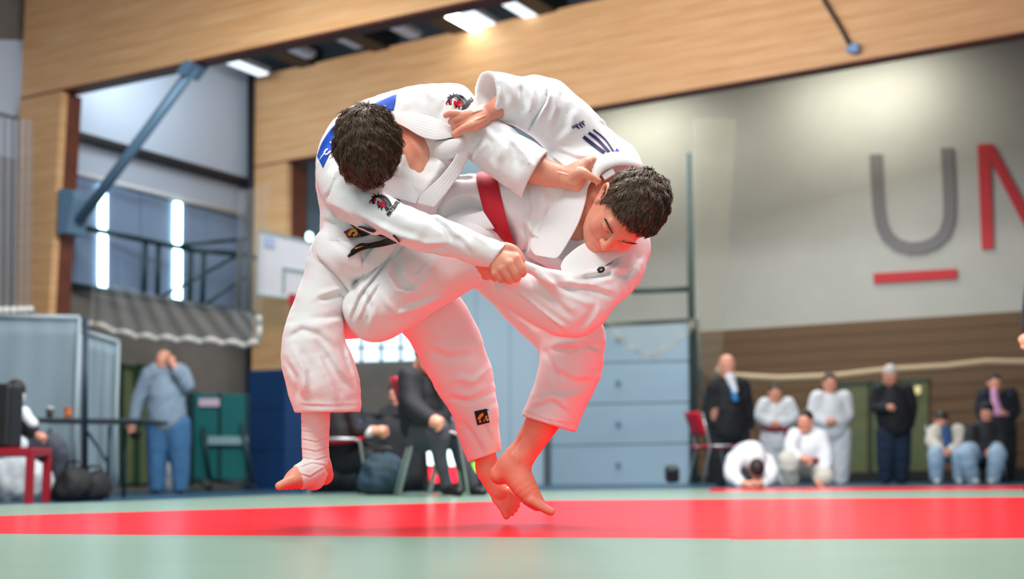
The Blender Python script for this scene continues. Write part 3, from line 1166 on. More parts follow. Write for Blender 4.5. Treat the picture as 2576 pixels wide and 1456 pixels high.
def ribbon(name, eA, eB, material, parent, vols=None, off=0.006, thick=0.006, n=24, m=9, bulge=0.004, ribs=0, smooth_z=3, label=None):
    """cloth band between two picture-space edges; rows (px,py[,d]); lies on vols when no depth is given"""
    A, B_ = cat(eA, n), cat(eB, n)
    U = np.linspace(0, 1, m)
    G = A[:, None, :2] * (1 - U)[None, :, None] + B_[:, None, :2] * U[None, :, None]
    if A.shape[1] > 2:
        Z = D1 + A[:, None, 2] * (1 - U)[None] + B_[:, None, 2] * U[None]
    else:
        Z = surf_depth(vols, G.reshape(-1, 2), 0).reshape(n, m)
        for _ in range(smooth_z):
            Z[1:-1] = 0.25 * Z[:-2] + 0.5 * Z[1:-1] + 0.25 * Z[2:]
            Z[:, 1:-1] = 0.25 * Z[:, :-2] + 0.5 * Z[:, 1:-1] + 0.25 * Z[:, 2:]
    Z = Z - off - bulge * np.sin(math.pi * U)[None] ** 0.6
    if ribs:
        Z = Z + 0.00035 * np.cos(U * 2 * math.pi * ribs)[None]
    P = np.stack([(G[..., 0] - CX) / FPX * Z, -(G[..., 1] - CY) / FPX * Z, Z], -1)
    Pb = np.stack([(G[..., 0] - CX) / FPX * (Z + thick), -(G[..., 1] - CY) / FPX * (Z + thick), Z + thick], -1)
    mb = MB()
    V = np.concatenate([cam2w(P.reshape(-1, 3)), cam2w(Pb.reshape(-1, 3))])
    N = n * m
    fs = [(i * m + j, i * m + j + 1, (i + 1) * m + j + 1, (i + 1) * m + j) for i in range(n - 1) for j in range(m - 1)]
    fs += [tuple(q + N for q in f[::-1]) for f in fs]
    ring = list(range(m)) + [i * m + m - 1 for i in range(1, n)] + [(n - 1) * m + j for j in range(m - 2, -1, -1)] + [i * m for i in range(n - 2, 0, -1)]
    fs += [(ring[q], ring[q] + N, ring[(q + 1) % len(ring)] + N, ring[(q + 1) % len(ring)]) for q in range(len(ring))]
    return put(name, raw_mesh(name, V, fs, True), material, parent, label)


def strokes(name, lines, material, parent, vols, off=0.0032, label=None):
    """flat print: list of (points, width[, end width]) in picture pixels, lying on the cloth"""
    mb = MB()
    for L in lines:
        P, w0 = np.array(L[0], float), L[1]
        w1 = L[2] if len(L) > 2 else w0
        seg = np.linalg.norm(P[-1] - P[0])
        n = max(3, len(P) * 3)
        C = cat(P, n) if len(P) > 2 else np.stack([P[0] + (P[1] - P[0]) * t for t in np.linspace(0, 1, n)])
        T = np.gradient(C, axis=0)
        T /= np.linalg.norm(T, axis=1)[:, None] + 1e-9
        N = np.stack([T[:, 1], -T[:, 0]], 1)
        w = np.linspace(w0, w1, n)[:, None] / 2
        G = np.stack([C + N * w, C, C - N * w], 1)
        Z = surf_depth(vols, G.reshape(-1, 2), 0).reshape(n, 3) - off
        g = [[cam2w(loc3(G[i, j, 0], G[i, j, 1], Z[i, j])) for j in range(3)] for i in range(n)]
        mb.sheet(g)
    return mb.build(name, material, parent, smooth=True, label=label)


FONT = {'M': [[(0, 0), (0, 1), (.5, .4), (1, 1), (1, 0)]], 'A': [[(0, 0), (.5, 1), (1, 0)], [(.2, .35), (.8, .35)]], 'T': [[(0, 1), (1, 1)], [(.5, 1), (.5, 0)]],
        'S': [[(1, .85), (.8, 1), (.2, 1), (0, .8), (.2, .55), (.8, .45), (1, .22), (.8, 0), (.2, 0), (0, .15)]], 'U': [[(0, 1), (0, .2), (.3, 0), (.7, 0), (1, .2), (1, 1)]],
        'R': [[(0, 0), (0, 1), (.8, 1), (1, .75), (.8, .5), (0, .5)], [(.5, .5), (1, 0)]], 'a': [[(1, 0), (1, .6), (.1, .6), (0, .15), (.4, 0), (1, .15)]],
        'd': [[(1, 1), (1, 0), (.2, 0), (0, .3), (.2, .6), (1, .6)]], 'i': [[(.5, 0), (.5, .6)], [(.5, .8), (.5, .92)]],
        's': [[(1, .6), (.1, .6), (0, .42), (.9, .22), (.9, 0), (0, 0)]]}


def text_strokes(txt, o, ax, up, w, gap, lw):
    """letters in picture space: origin o, advance vector ax (per letter width 1), up vector"""
    o, ax, up = np.array(o, float), np.array(ax, float), np.array(up, float)
    out = []
    for i, ch in enumerate(txt):
        b = o + ax * i * (w + gap)
        for l in FONT[ch]:
            for p, q in zip(l[:-1], l[1:]):
                out.append(([b + ax * w * p[0] + up * p[1], b + ax * w * q[0] + up * q[1]], lw))
    return out


def ring_band(name, vols, ctr, axis, ref, width, material, parent, off=0.004, n=72, rmax=0.3, lines=4, bulge=0.003):
    """belt: a closed band pressed on the cloth around an axis (camera frame)"""
    ctr, ax = np.asarray(ctr, float), unit(axis)
    e = unit(np.asarray(ref, float) - ax * np.dot(ref, ax))
    g = np.cross(ax, e)
    m = 7
    Rr = np.zeros((n, m))
    for j in range(m):
        c = ctr + ax * width * (j / (m - 1) - 0.5)
        for i in range(n):
            a = 2 * math.pi * i / n
            d = e * math.cos(a) + g * math.sin(a)
            rr = np.linspace(rmax, 0.02, 90)
            P = c + rr[:, None] * d
            f = np.min([v.sample(P) for v in vols], 0)
            k = np.nonzero(f < 0)[0]
            Rr[i, j] = rr[k[0]] if len(k) else 0.1
    for _ in range(40):
        Rr = 0.25 * np.roll(Rr, 1, 0) + 0.5 * Rr + 0.25 * np.roll(Rr, -1, 0)
    Rr[:] = 0.5 * Rr + 0.5 * Rr.mean(1)[:, None]
    mb = MB()
    G = []
    for i in range(n + 1):
        a = 2 * math.pi * (i % n) / n
        d = e * math.cos(a) + g * math.sin(a)
        row = []
        for j in range(m):
            u = j / (m - 1)
            row.append(cam2w(ctr + ax * width * (u - 0.5) + d * (Rr[i % n, j] + off + bulge * math.sin(math.pi * u) ** 0.5 + 0.0008 * math.cos(u * 2 * math.pi * lines))))
        G.append(row)
    Gi = [[np.array(p) + (np.array(cam2w(ctr)) - np.array(p)) * 0.06 for p in row] for row in G]
    mb.sheet(G)
    mb.sheet([r[::-1] for r in Gi])
    for j in (0, m - 1):
        mb.sheet([[G[i][j], Gi[i][j]] for i in range(n + 1)])
    return mb.build(name, material, parent, smooth=True)

# ================================================================== THINGS IN THE HALL
def floor_py(px, c0, z=0.0):
    v = (FD(px, c0, z) - C0) @ RB.T
    return CY - FPX * v[1] / v[2]


BLACKC = mat('black_cloth', srgb(24, 26, 32), 0.8, noise=0.2, nscale=10)
CHROME = mat('chair_steel', srgb(176, 180, 184), 0.3, 0.8)
REDC = mat('red_chair_plastic', srgb(196, 20, 44), 0.4)
BLACKPL = mat('black_plastic', srgb(16, 17, 20), 0.45)
GREYT = mat('grey_tarpaulin', srgb(142, 162, 172), 0.75, noise=0.06, nscale=1.5)
NET = mat('net_cord', srgb(205, 205, 205), 0.9, alpha=0.20)
NETW = mat('net_hem', srgb(225, 222, 214), 0.9)
NETC = mat('cream_net', srgb(214, 208, 186), 0.9, alpha=0.22)


def q3(px, py, c):
    return W(px, py, c)


def quad_at(mb, pxs, c, th):
    """slab facing the camera: picture corners at depth c, thickness th going away"""
    mb.prism([W(x, y, c) for x, y in pxs], _f * th)
    return mb


# --- folding basketball frame, board
fr = thing('hoop_frame', 'dark green folding steel truss carrying the basketball board', 'frame', W(400, 700, 19.6))
tr = lambda x, y: W(x, y, 18.9 + (x - 175) / 465 * 1.9)
for a, b, r in (((178, 566), (481, 628), .045), ((481, 628), (636, 642), .045), ((170, 716), (640, 790), .05), ((366, 601), (362, 748), .04), ((399, 608), (396, 753), .04),
                ((480, 628), (476, 768), .04), ((512, 632), (508, 772), .04), ((602, 604), (600, 782), .05), ((628, 596), (626, 792), .06), ((456, 616), (628, 600), .03),
                ((400, 750), (602, 640), .025), ((510, 770), (628, 690), .025), ((628, 650), (700, 640), .03)):
    MB().bar(tr(*a), tr(*b), r, 8).build('strut', STEELG, fr, smooth=True)
bd = thing('basketball_board', 'white basketball backboard partly behind the fighter', 'backboard', W(710, 745, 20.6))
WB_ = mat('white_board', srgb(226, 228, 232), 0.4)
BLL = mat('green_line', srgb(150, 172, 170), 0.5)
quad_at(MB(), [(650, 578), (800, 612), (800, 760), (645, 742)], 20.6, 0.05).build('panel', WB_, bd)
for q in ([(648, 576), (652, 577), (648, 744), (643, 742)], [(645, 738), (800, 756), (800, 762), (645, 744)], [(650, 576), (800, 610), (800, 615), (650, 581)]):
    quad_at(MB(), q, 20.57, 0.09).build('rim_strip', BLL, bd)
for q in ([(711, 672), (717, 673), (716, 738), (710, 737)], [(711, 671), (780, 682), (780, 689), (711, 678)]):
    quad_at(MB(), q, 20.57, 0.03).build('target_line', BLL, bd)
quad_at(MB(), [(664, 592), (690, 598), (689, 624), (663, 618)], 20.57, 0.02).build('sticker', mat('pale_blue_sticker', srgb(176, 196, 226), 0.5), bd)
quad_at(MB(), [(727, 738), (745, 741), (745, 768), (722, 764)], 20.2, 0.2).build('hoop_bracket', mat('hoop_red', srgb(190, 30, 44), 0.4), bd)


# --- gathered nets
def net_sheet(name, top, bot, c, folds, amp, m, label, hem=None, rows=8, cols=60, hem_r=0.045):
    o = thing(name, label, 'net', W(*bot[len(bot) // 2][:2], c))
    T_, B_ = cat(top, cols), cat(bot, cols)
    g = []
    for i in range(cols):
        row = []
        for j in range(rows):
            t = j / (rows - 1)
            p = T_[i] * (1 - t) + B_[i] * t
            row.append(W(p[0], p[1] + 4 * t * math.sin(i * folds * 0.21), c + amp * math.sin(i * folds * 0.105 * 2) * (0.4 + 0.6 * t)))
        g.append(row)
    MB().sheet(g).build('netting', m, o, smooth=True)
    if hem:
        MB().tube([r[-1] for r in g], hem_r, 8).build('hem_rope', hem, o, smooth=True)
    return o


net_sheet('curtain_net', [(232, 700), (420, 745), (650, 790)], [(225, 812), (330, 842), (430, 852), (540, 858), (640, 862), (652, 800)], 19.0, 5, 0.07, mat('net_cord_dense', srgb(190, 192, 192), 0.9, alpha=0.24), 'gathered white net with scalloped hem hanging on the left wall', NETW)
net_sheet('curtain_net', [(600, 480), (680, 465)], [(585, 860), (655, 850)], 19.4, 3, 0.08, NET, 'upright fold of white net beside the timber column', None)
net_sheet('curtain_net', [(-40, 300), (82, 300)], [(-40, 785), (78, 782)], 15.5, 4, 0.08, mat('net_cord_mid', srgb(170, 174, 180), 0.9, alpha=0.42), 'white net hanging at the left picture edge', NETW)
net_sheet('curtain_net', [(1742, 300), (1790, 296), (1850, 300)], [(1756, 925), (1790, 950), (1815, 930)], 20.0, 6, 0.10, NETC, 'cream net drawn together beside the big letters', None)
net_sheet('curtain_net', [(1500, 800), (1620, 815), (1750, 800)], [(1540, 840), (1640, 895), (1745, 820)], 20.0, 3, 0.05, NETC, 'cream net sagging above the pale blue door', NETC)
rp = MB().tube([W(x, y, 21.4 - (x - 1800) / 776 * 0.9) for x, y in ((1800, 930), (1850, 946), (1960, 952), (2100, 946), (2240, 930), (2380, 922), (2480, 910), (2600, 912), (2760, 915))], 0.055, 8).build('net_rope', mat('beige_rope', srgb(186, 164, 132), 0.9), smooth=True)
tag(rp, 'pale rope hem of a net hanging across the brown wall', 'rope')

# posts in front of the back wall
gp = thing('goal_posts', 'grey green steel posts and crossbars above the pale blue door', 'posts', W(1738, 1215, 20.2))
PG = mat('grey_green_steel', srgb(58, 74, 68), 0.7)
for a, b, r in (((1733, 385), (1746, 1216), .055), ((1590, 732), (1742, 726), .045), ((1500, 818), (1744, 806), .04), ((1752, 830), (1790, 1216), .035)):
    MB().bar(W(*a, 20.2), W(*b, 20.2), r, 10).build('post', PG, gp, smooth=True)


# --- chairs, tables
def chair(px, c0, face, label, z=0.0, s=1.0, red=REDC, group='red stacking chairs', tilt=0.0):
    """stacking chair at picture column px, depth c0; face = direction the sitter looks (world angle)"""
    b = FD(px, c0, z)
    o = thing('stacking_chair', label, 'chair', b, group)
    fx = np.array([math.cos(face), math.sin(face), 0])
    sx = np.array([-fx[1], fx[0], 0])
    P = lambda f, sd, h: b + fx * f * s + sx * sd * s + UP * h * s
    for sd in (-.22, .22):
        MB().tube([P(.24, sd, 0), P(.17, sd, .43), P(.12, sd, .455), P(-.14, sd, .455)], .0125, 8).build('leg', CHROME, o, smooth=True)
        MB().tube([P(-.26, sd, 0), P(-.15, sd, .43), P(-.18, sd, .60), P(-.23, sd, .84)], .0125, 8).build('leg', CHROME, o, smooth=True)
    g = [[P(.2 - .42 * i / 6, -.22 + .44 * j / 6, .47 - .02 * math.sin(math.pi * j / 6) - .02 * math.sin(math.pi * i / 6)) for j in range(7)] for i in range(7)]
    MB().sheet(g, -UP * .02).build('seat', red, o, smooth=True)
    g = [[P(-.175 - .10 * i / 5 - .03 * math.sin(math.pi * j / 6), -.22 + .44 * j / 6, .58 + .28 * i / 5) for j in range(7)] for i in range(6)]
    MB().sheet(g, -fx * .015).build('backrest', red, o, smooth=True)
    return o


chair(1088, 9.6, 0.15, 'steel legged chair under the seated official in dark suit')
chair(842, 11.0, 0.3, 'red chair behind the bandaged foot')
chair(1160, 10.6, 0.1, 'chair partly hidden behind the tapered trouser leg', group='red stacking chairs')
chair(1800, 15.5, 0.25, 'red chair tipped back beside the official in blue tie')

tb = thing('score_table', 'low black clothed table behind the bandaged foot', 'table', FD(940, 12.2))
c = FD(960, 12.2)
MB().box(c + UP * .70, (1, 0, 0), (0, 1, 0), UP, .62, .35, .02).build('top', BLACKC, tb, bevel=.01)
g = [[c + np.array([-.6 + 1.2 * i / 24, -.345 + .02 * math.sin(i * 1.7), .69 * (1 - j / 4)]) for j in range(5)] for i in range(25)]
MB().sheet(g, (0, .01, 0)).build('cloth_front', BLACKC, tb, smooth=True)
for sx in (-.56, .56):
    MB().bar(c + np.array([sx, .3, 0]), c + np.array([sx, .3, .69]), .02, 8).build('leg', BLACKPL, tb)

# scoreboard screen behind the chair
sbm = thing('scoreboard', 'small black scoreboard screen with white, red and green digits', 'scoreboard', FD(1130, 11.4))
quad_at(MB(), [(1062, 1120), (1215, 1120), (1215, 1236), (1062, 1236)], 11.4, .06).build('screen', BLACKPL, sbm, bevel=.01)
LW_ = mat('screen_white', (0.75, 0.95, 1.0), 0.4, emit=1.6)
LR_ = mat('screen_red', (1.0, 0.02, 0.05), 0.4, emit=1.1)
LG_ = mat('screen_green', (0.35, 0.85, 0.05), 0.4, emit=0.9)
for q, m in (([(1074, 1134), (1090, 1134), (1096, 1170), (1076, 1170)], LW_), ([(1123, 1132), (1151, 1132), (1151, 1172), (1123, 1172)], LW_), ([(1078, 1176), (1100, 1176), (1104, 1214), (1080, 1214)], LR_),
             ([(1126, 1176), (1150, 1176), (1150, 1214), (1128, 1214)], LR_), ([(1150, 1164), (1164, 1164), (1164, 1190), (1150, 1190)], LG_), ([(1174, 1164), (1202, 1164), (1202, 1188), (1174, 1188)], LG_)):
    quad_at(MB(), q, 11.38, .01).build('digit', m, sbm)
for x in (1085, 1190):
    MB().bar(W(x, 1236, 11.44), FD(x, 11.44, -.0), .02, 8).build('foot_post', BLACKPL, sbm)

# --- left corner: tarpaulin screens, pole, table, speaker, bench, cups, bags
def tarp(pxs, c, label, seed):
    o = thing('partition_screen', label, 'screen', FD((pxs[0][0] + pxs[1][0]) / 2, c, -.05))
    rng = np.random.RandomState(seed)
    g = []
    n = 24
    for i in range(n):
        u = i / (n - 1)
        t = np.array(pxs[0]) * (1 - u) + np.array(pxs[1]) * u
        b_ = np.array(pxs[3]) * (1 - u) + np.array(pxs[2]) * u
        g.append([W(*(t * (1 - j / 9) + b_ * j / 9), c + .02 * math.sin(i * 0.45 + seed) * (j / 9) + .004 * math.sin(i * 1.1 + j * .4)) for j in range(10)])
    MB().sheet(g, _f * .006).build('sheet', GREYT, o, smooth=True)
    MB().bar(W(*pxs[0], c), W(*pxs[1], c), .03, 8).build('top_rail', mat('pale_rail', srgb(150, 165, 172), .5), o, smooth=True)
    for e in (0, 1):
        p = W(*pxs[e], c)
        MB().bar(p, np.array([p[0], p[1], -.05]), .022, 8).build('post', MATS['pale_rail'], o, smooth=True)
    return o


tarp([(-60, 795), (200, 799), (200, 1228), (-60, 1236)], 14.0, 'grey tarpaulin partition screen at the left edge', 1)
tarp([(204, 832), (298, 860), (298, 1222), (204, 1228)], 14.8, 'narrower grey tarpaulin screen beside the dark pole', 4)
pole = MB().bar(W(215, 797, 12.4), FD(214, 12.4, -.05), .027, 10).build('dark_pole', mat('navy_steel', srgb(30, 46, 66), .4, .3), smooth=True)
tag(pole, 'tall dark upright pole in front of the tarpaulin screens', 'pole')

tb = thing('folding_table', 'long dark folding table in front of the tarpaulin screens', 'table', FD(190, 13.0, -.05))
q = [FD(40, 12.6, .74), FD(352, 13.2, .74), FD(352, 13.2, .74) + np.array([.1, .7, 0]), FD(40, 12.6, .74) + np.array([.1, .7, 0])]
MB().prism(q, (0, 0, -.04)).build('top', mat('dark_table', srgb(22, 34, 44), .4), tb, bevel=.008)
for x in (70, 270):
    f0 = FD(x, 13.0, -.05)
    MB().tube([f0, f0 + UP * .72], .02, 8).build('leg', STEELG, tb, smooth=True)
    MB().tube([f0 + np.array([.0, .55, 0]), f0 + np.array([.0, .55, .72])], .02, 8).build('leg', STEELG, tb, smooth=True)
    MB().tube([f0 + UP * .34, f0 + np.array([-.12, .05, .5]), f0 + np.array([-.28, .1, .7])], .014, 8).build('brace', STEELG, tb, smooth=True)


def cup(px, py, c, col, name, label, lid):
    b = W(px, py, c)
    b[2] = .74
    o = thing('paper_cup', label, 'cup', b)
    MB().tube([b + UP * h for h in (0, .03, .09)], [.028, .031, .038], 16).build('cup_body', mat(name, col, .5), o, smooth=True)
    MB().tube([b + UP * h for h in (.09, .098, .112)], [.041, .041, .034], 16).build('lid', lid, o, smooth=True)


cup(124, 1070, 12.9, srgb(34, 28, 28), 'dark_cup', 'dark paper cup with pale lid on the folding table', mat('pale_lid', srgb(190, 190, 190), .5))
cup(170, 1070, 13.0, srgb(190, 96, 40), 'orange_cup', 'small orange brown paper cup on the folding table', mat('orange_lid', srgb(170, 88, 40), .5))

bc = thing('red_bench', 'dark red square tube stool frame under the loudspeaker', 'stool', FD(30, 10.9, -.05))
REDF = mat('dark_red_steel', srgb(150, 14, 34), .4)
zt = .43
fx0, fx1 = FD(-70, 10.9, -.05), FD(72, 10.9, -.05)
for p in (fx0, fx1, fx0 + np.array([0, .4, 0]), fx1 + np.array([0, .4, 0])):
    MB().box(p + UP * (zt / 2 - .02), (1, 0, 0), (0, 1, 0), UP, .03, .03, zt / 2).build('leg', REDF, bc, bevel=.005)
MB().box((fx0 + fx1) / 2 + UP * (zt - .005) + np.array([0, .2, 0]), unit((fx1 - fx0) * [1, 1, 0]), (0, 1, 0), UP, np.linalg.norm(fx1 - fx0) / 2 + .03, .23, .035).build('seat', REDF, bc, bevel=.01)
sp = thing('loudspeaker', 'black loudspeaker standing on the red stool at the left edge', 'loudspeaker', FD(0, 10.95, .39) + np.array([0, .2, 0]))
cs = FD(-40, 10.95, .39) + np.array([0, .16, 0])
cs[2] = .41
MB().box(cs + UP * .27, (1, 0, 0), (0, 1, 0), UP, .20, .16, .27).build('cabinet', BLACKPL, sp, bevel=.03)
MB().tube([cs + np.array([.02, -.165, .2]), cs + np.array([.02, -.158, .2])], .13, 24).build('woofer', mat('speaker_mesh', srgb(8, 9, 10), .8), sp)
MB().tube([cs + np.array([.02, -.165, .43]), cs + np.array([.02, -.158, .43])], .05, 20).build('tweeter', MATS['speaker_mesh'], sp)


def bag(px, c0, w, h, d, m, label, z=-.05, name='sports_bag'):
    b = FD(px, c0, z)
    o = thing(name, label, 'bag', b)
    L0 = (b - C0) @ RB.T
    v = Vol(L0 - np.array([w, .05, d]), L0 + np.array([w, h * 1.4, d]), .012)
    v.ell(L0 + np.array([0, h * .45, 0]), (w * .5, h * .52, d * .5), 0)
    v.ell(L0 + np.array([-w * .1, h * .30, -d * .15]), (w * .42, h * .34, d * .42), .03)
    v.waves(int(px), .008, .15)
    v.cut(L0 + np.array([0, .004, 0]), (0, -1, 0))
    a, q_ = v.mesh(2)
    vol_obj('bag_body', [(a, q_)], m, o)
    MB().tube([b + UP * (h * .93) + np.array([x, -.02, zz]) for x, zz in ((-.08, -.02), (-.05, .05), (.05, .05), (.08, -.02))], .012, 8).build('handle', BLACKPL, o, smooth=True)
    return o


bag(185, 11.6, .34, .32, .3, mat('black_bag', srgb(14, 15, 18), .7), 'black backpack on the floor under the dark pole')
bag(238, 12.0, .30, .28, .3, MATS['black_bag'], 'black sports bag beside the backpack under the table')
bag(965, 10.3, .38, .34, .35, mat('teal_bag', srgb(26, 56, 72), .7, noise=.3, nscale=6), 'dark teal sports bag under the score table', z=0.0)
bag(1005, 15.0, .30, .26, .3, mat('brown_bag', srgb(92, 60, 44), .7), 'brown bag far behind the score table')
wb2 = bag(40, 11.9, .7, .42, .3, mat('white_sack', srgb(190, 196, 200), .6), 'pale plastic sack behind the red stool', name='plastic_sack')
bag(412, 17.6, .30, .45, .3, MATS['white_sack'], 'pale sack standing behind the bearded man', name='plastic_sack')

# --- table tennis trolley
tt = thing('table_tennis_trolley', 'folded green table tennis table on wheels beside the blue padding', 'table tennis', FD(545, 19.0, -.05))
TG = mat('tt_green', srgb(16, 104, 104), .5)
TGD = mat('tt_dark', srgb(14, 44, 46), .5)
quad_at(MB(), [(462, 992), (482, 990), (482, 1222), (462, 1218)], 18.9, .5).build('side_panel', TGD, tt, bevel=.01)
quad_at(MB(), [(482, 990), (626, 992), (624, 1206), (482, 1206)], 19.0, .05).build('table_half', TG, tt, bevel=.01)
quad_at(MB(), [(482, 990), (626, 992), (624, 1206), (482, 1206)], 19.35, .05).build('table_half', TG, tt, bevel=.01)
for x in (484, 552, 622):
    quad_at(MB(), [(x - 3, 988), (x + 3, 988), (x + 3, 1210), (x - 3, 1210)], 18.96, .05).build('upright', TGD, tt)
quad_at(MB(), [(522, 1098), (622, 1098), (620, 1118), (522, 1118)], 18.9, .06).build('crossbar', mat('tt_bar', srgb(140, 170, 176), .5), tt)
quad_at(MB(), [(500, 1002), (552, 1002), (552, 1022), (500, 1022)], 18.95, .02).build('sticker', mat('tt_sticker', srgb(210, 190, 205), .5), tt)
for a, b in (((510, 1075), (528, 1206)), ((606, 1065), (640, 1230)), ((528, 1206), (640, 1222)), ((500, 1206), (530, 1236))):
    MB().bar(W(*a, 18.85), W(*b, 18.85), .03, 8).build('frame_tube', STEELG, tt, smooth=True)
for x in (530, 640):
    p = FD(x, 18.85, -.05)
    MB().tube([p + UP * .05 - np.array([.02, 0, 0]), p + UP * .05 + np.array([.02, 0, 0])], .05, 14).build('wheel', BLACKPL, tt)
bl = MB()
quad_at(bl, [(1678, 1178), (1710, 1176), (1710, 1214), (1678, 1216)], 17.5, .3)
o = bl.build('black_case', BLACKPL, bevel=.03)
tag(o, 'small black case by the pale blue door', 'case')

# ================================================================== PEOPLE IN THE BACKGROUND
SKB = skin('skin_background', srgb(226, 160, 134), .08)
SUIT = mat('black_suit', srgb(20, 22, 28), .75)
GIB = mat('white_gi_far', (0.70, 0.73, 0.76), .85)
JEANS = mat('blue_jeans', srgb(66, 116, 160), .8, noise=.15, nscale=12)
JEANSD = mat('dark_jeans', srgb(22, 40, 64), .8)
PALEJ = mat('pale_jeans', srgb(150, 176, 200), .8)
HOOD = mat('grey_blue_hoodie', srgb(140, 160, 178), .85, noise=.06, nscale=8)
GREYTR = mat('grey_trousers', srgb(66, 68, 80), .8)
WHITESH = mat('white_shirt', srgb(225, 228, 235), .7)
TIE = mat('blue_tie', srgb(40, 130, 190), .6)
PINKSH = mat('pink_shirt', srgb(206, 150, 190), .7)
SHOE = mat('black_shoe', srgb(12, 12, 14), .5)
SHOEW = mat('white_shoe', srgb(200, 200, 200), .6)
HAIRD = mat('hair_dark_far', srgb(40, 30, 26), .6)
HAIRG = mat('hair_grey_far', srgb(190, 186, 182), .7)
CREAM = mat('cream_jacket', srgb(206, 200, 188), .8)
BLUEJ = mat('blue_sports_top', srgb(30, 70, 120), .7)
CRIM = mat('crimson_belt', srgb(140, 16, 44), .7)
MASK = mat('pale_mask', srgb(206, 208, 212), .8)


def shift(rows, dy):
    return [(r[0], r[1] + dy, r[2], r[3]) for r in rows]


def cloth_part(name, m, chains, dy, c0, h, o, opt, base):
    chs = [shift(ch, dy) for ch in chains]
    R_ = np.array([pt(*r, c0=c0) for ch in chs for r in ch])
    v = Vol((R_[:, :3] - R_[:, 3:]).min(0) - .03, (R_[:, :3] + R_[:, 3:]).max(0) + .03, h)
    for ch in chs:
        v.chain(pts(ch, c0), kpx(opt[0] if opt else 6, c0))
    if name != 'shoe':
        v.waves(len(name) + int(base[0]), .004, .16)
    vol_obj(name, [v.mesh(2)], m, o)
    return [] if name in ('belt', 'tie', 'shirt', 'mask', 'shoe') else chs


def bperson(label, c0, base, clothes, head, hands=(), z=-.05, hair=None, extra=(), group=None, h=.013, beard=None):
    """clothes: (name, material, [chains of (px,py,d,r)]); base: (px, py of the soles)"""
    dy = floor_py(base[0], c0, z) - base[1]
    o = thing('person', label, 'person', FD(base[0], c0, z), group)
    allch = []
    for name, m, chains, *opt in clothes:
        if name in ('jacket', 'hoodie') and abs(head[4][1]) > .8:     # leave the neck free
            r0 = chains[0][0]
            chains = [[(r0[0], max(r0[1], head[1] + .52 * head[2] + r0[3] * .9), r0[2], r0[3])] + list(chains[0][1:])] + list(chains[1:])
        if name == 'shoes':
            for ch in chains[1:]:
                cloth_part('shoe', m, [ch], dy, c0, h, o, opt, base)
            chains, name = chains[:1], 'shoe'
        allch += cloth_part(name, m, chains, dy, c0, h, o, opt, base)
    # body under the clothes, with head and hands: one mesh
    hx, hy, hh, fwd, up = head[:5]
    hy += dy
    B = head_basis(fwd, up)
    c = loc3(hx, hy, c0 + (head[5] if len(head) > 5 else 0.0))
    sc = hh * c0 / FPX / 0.235
    parts = []
    R_ = np.array([pt(*r, c0=c0) for ch in allch for r in ch])
    hr = [shift(ch, dy) for ch in hands]
    lo, hi = (R_[:, :3] - R_[:, 3:]).min(0) - .05, (R_[:, :3] + R_[:, 3:]).max(0) + .05
    lo, hi = np.minimum(lo, c - .2), np.maximum(hi, c + .2)
    for ch in hr:
        Q_ = np.array([pt(*r, c0=c0) for r in ch])
        lo, hi = np.minimum(lo, Q_[:, :3].min(0) - .05), np.maximum(hi, Q_[:, :3].max(0) + .05)
    v = Vol(lo, hi, .014)
    for ch in allch:
        v.chain([(p[0], p[1], p[2], p[3] * .72) for p in pts(ch, c0)], .02)
    nk = c + (np.array([0, -.045, -.16]) * sc) @ B
    top = min(allch[0], key=lambda r: (r[0] - hx) ** 2 + (r[1] - hy) ** 2)
    tp = pt(*top, c0=c0)
    v.chain([(*(c + (np.array([0, -.03, -.06]) * sc) @ B), .05), (*nk, .05), (*tp[:3], .06)], .02)
    for ch in hr:
        v.chain(pts(ch, c0), .01)
    parts.append(v.mesh(2))
    parts.append(head_vq(B, c, sc, .0065))
    for ch in hr:                              # fingers
        a, b_ = np.array(pt(*ch[-2], c0=c0)[:3]), np.array(pt(*ch[-1], c0=c0)[:3])
        d = unit(b_ - a)
        s = unit(np.cross(d, (0, 0, 1)) + 1e-6)
        n = np.cross(d, s)
        w = Vol(b_ - .14, b_ + .14, .0055)
        w.ell(b_ + d * .02, (.045, .045, .045), .01)
        for i in range(4):
            q = b_ + d * .045 + s * (.03 - .02 * i)
            w.chain([(*q, .011), (*(q + d * (.035 - .004 * abs(i - 1)) + n * .012), .010), (*(q + d * (.045 - .004 * abs(i - 1)) + n * .035), .009)], .004)
        w.chain([(*(b_ + s * .035), .012), (*(b_ + s * .055 + d * .03), .011), (*(b_ + s * .045 + d * .055 + n * .01), .009)], .006)
        parts.append(w.mesh(1))
    body_obj(parts, SKB, o)
    if hair:
        m, grow, fn = hair
        vol_obj('hair', [hair_cap_vq(B, c, sc, .0075, grow, fn or hair_region)], m, o)
    if beard:
        w = Vol((-.1, -.06, -.15), (.1, .13, .02), .0065)
        for s in (-1, 1):
            w.chain([(s * .06, .01, -.03, .016), (s * .052, .03, -.075, .02), (0, .066, -.105, .024)], .01)
        w.chain([(-.025, .086, -.052, .008), (.025, .086, -.052, .008)], .01)
        V_, Q_ = w.mesh(1)
        vol_obj('beard', [((V_ * sc) @ B + c, Q_[:, ::-1])], beard, o)
    return o, dy


def legs(cx, hw, yh, yk, yf, r0, r1, r2, fx=0, fd=-.12, sp=1.0):
    """two standing trouser legs and shoes"""
    L = [[(cx + s * hw * .75, yh, 0, r0), (cx + s * hw * sp, yk, -.02, r1), (cx + s * hw * sp * 1.05, yf - r2 * .9, 0, r2)] for s in (-1, 1)]
    S = [[(cx + s * hw * sp * 1.05, yf - 6, .02, 7), (cx + s * hw * sp * 1.15 + fx, yf - 5, fd, 6)] for s in (-1, 1)]
    return L, S


FW, UPV = (0, -.05, 1), (0, 1, 0)

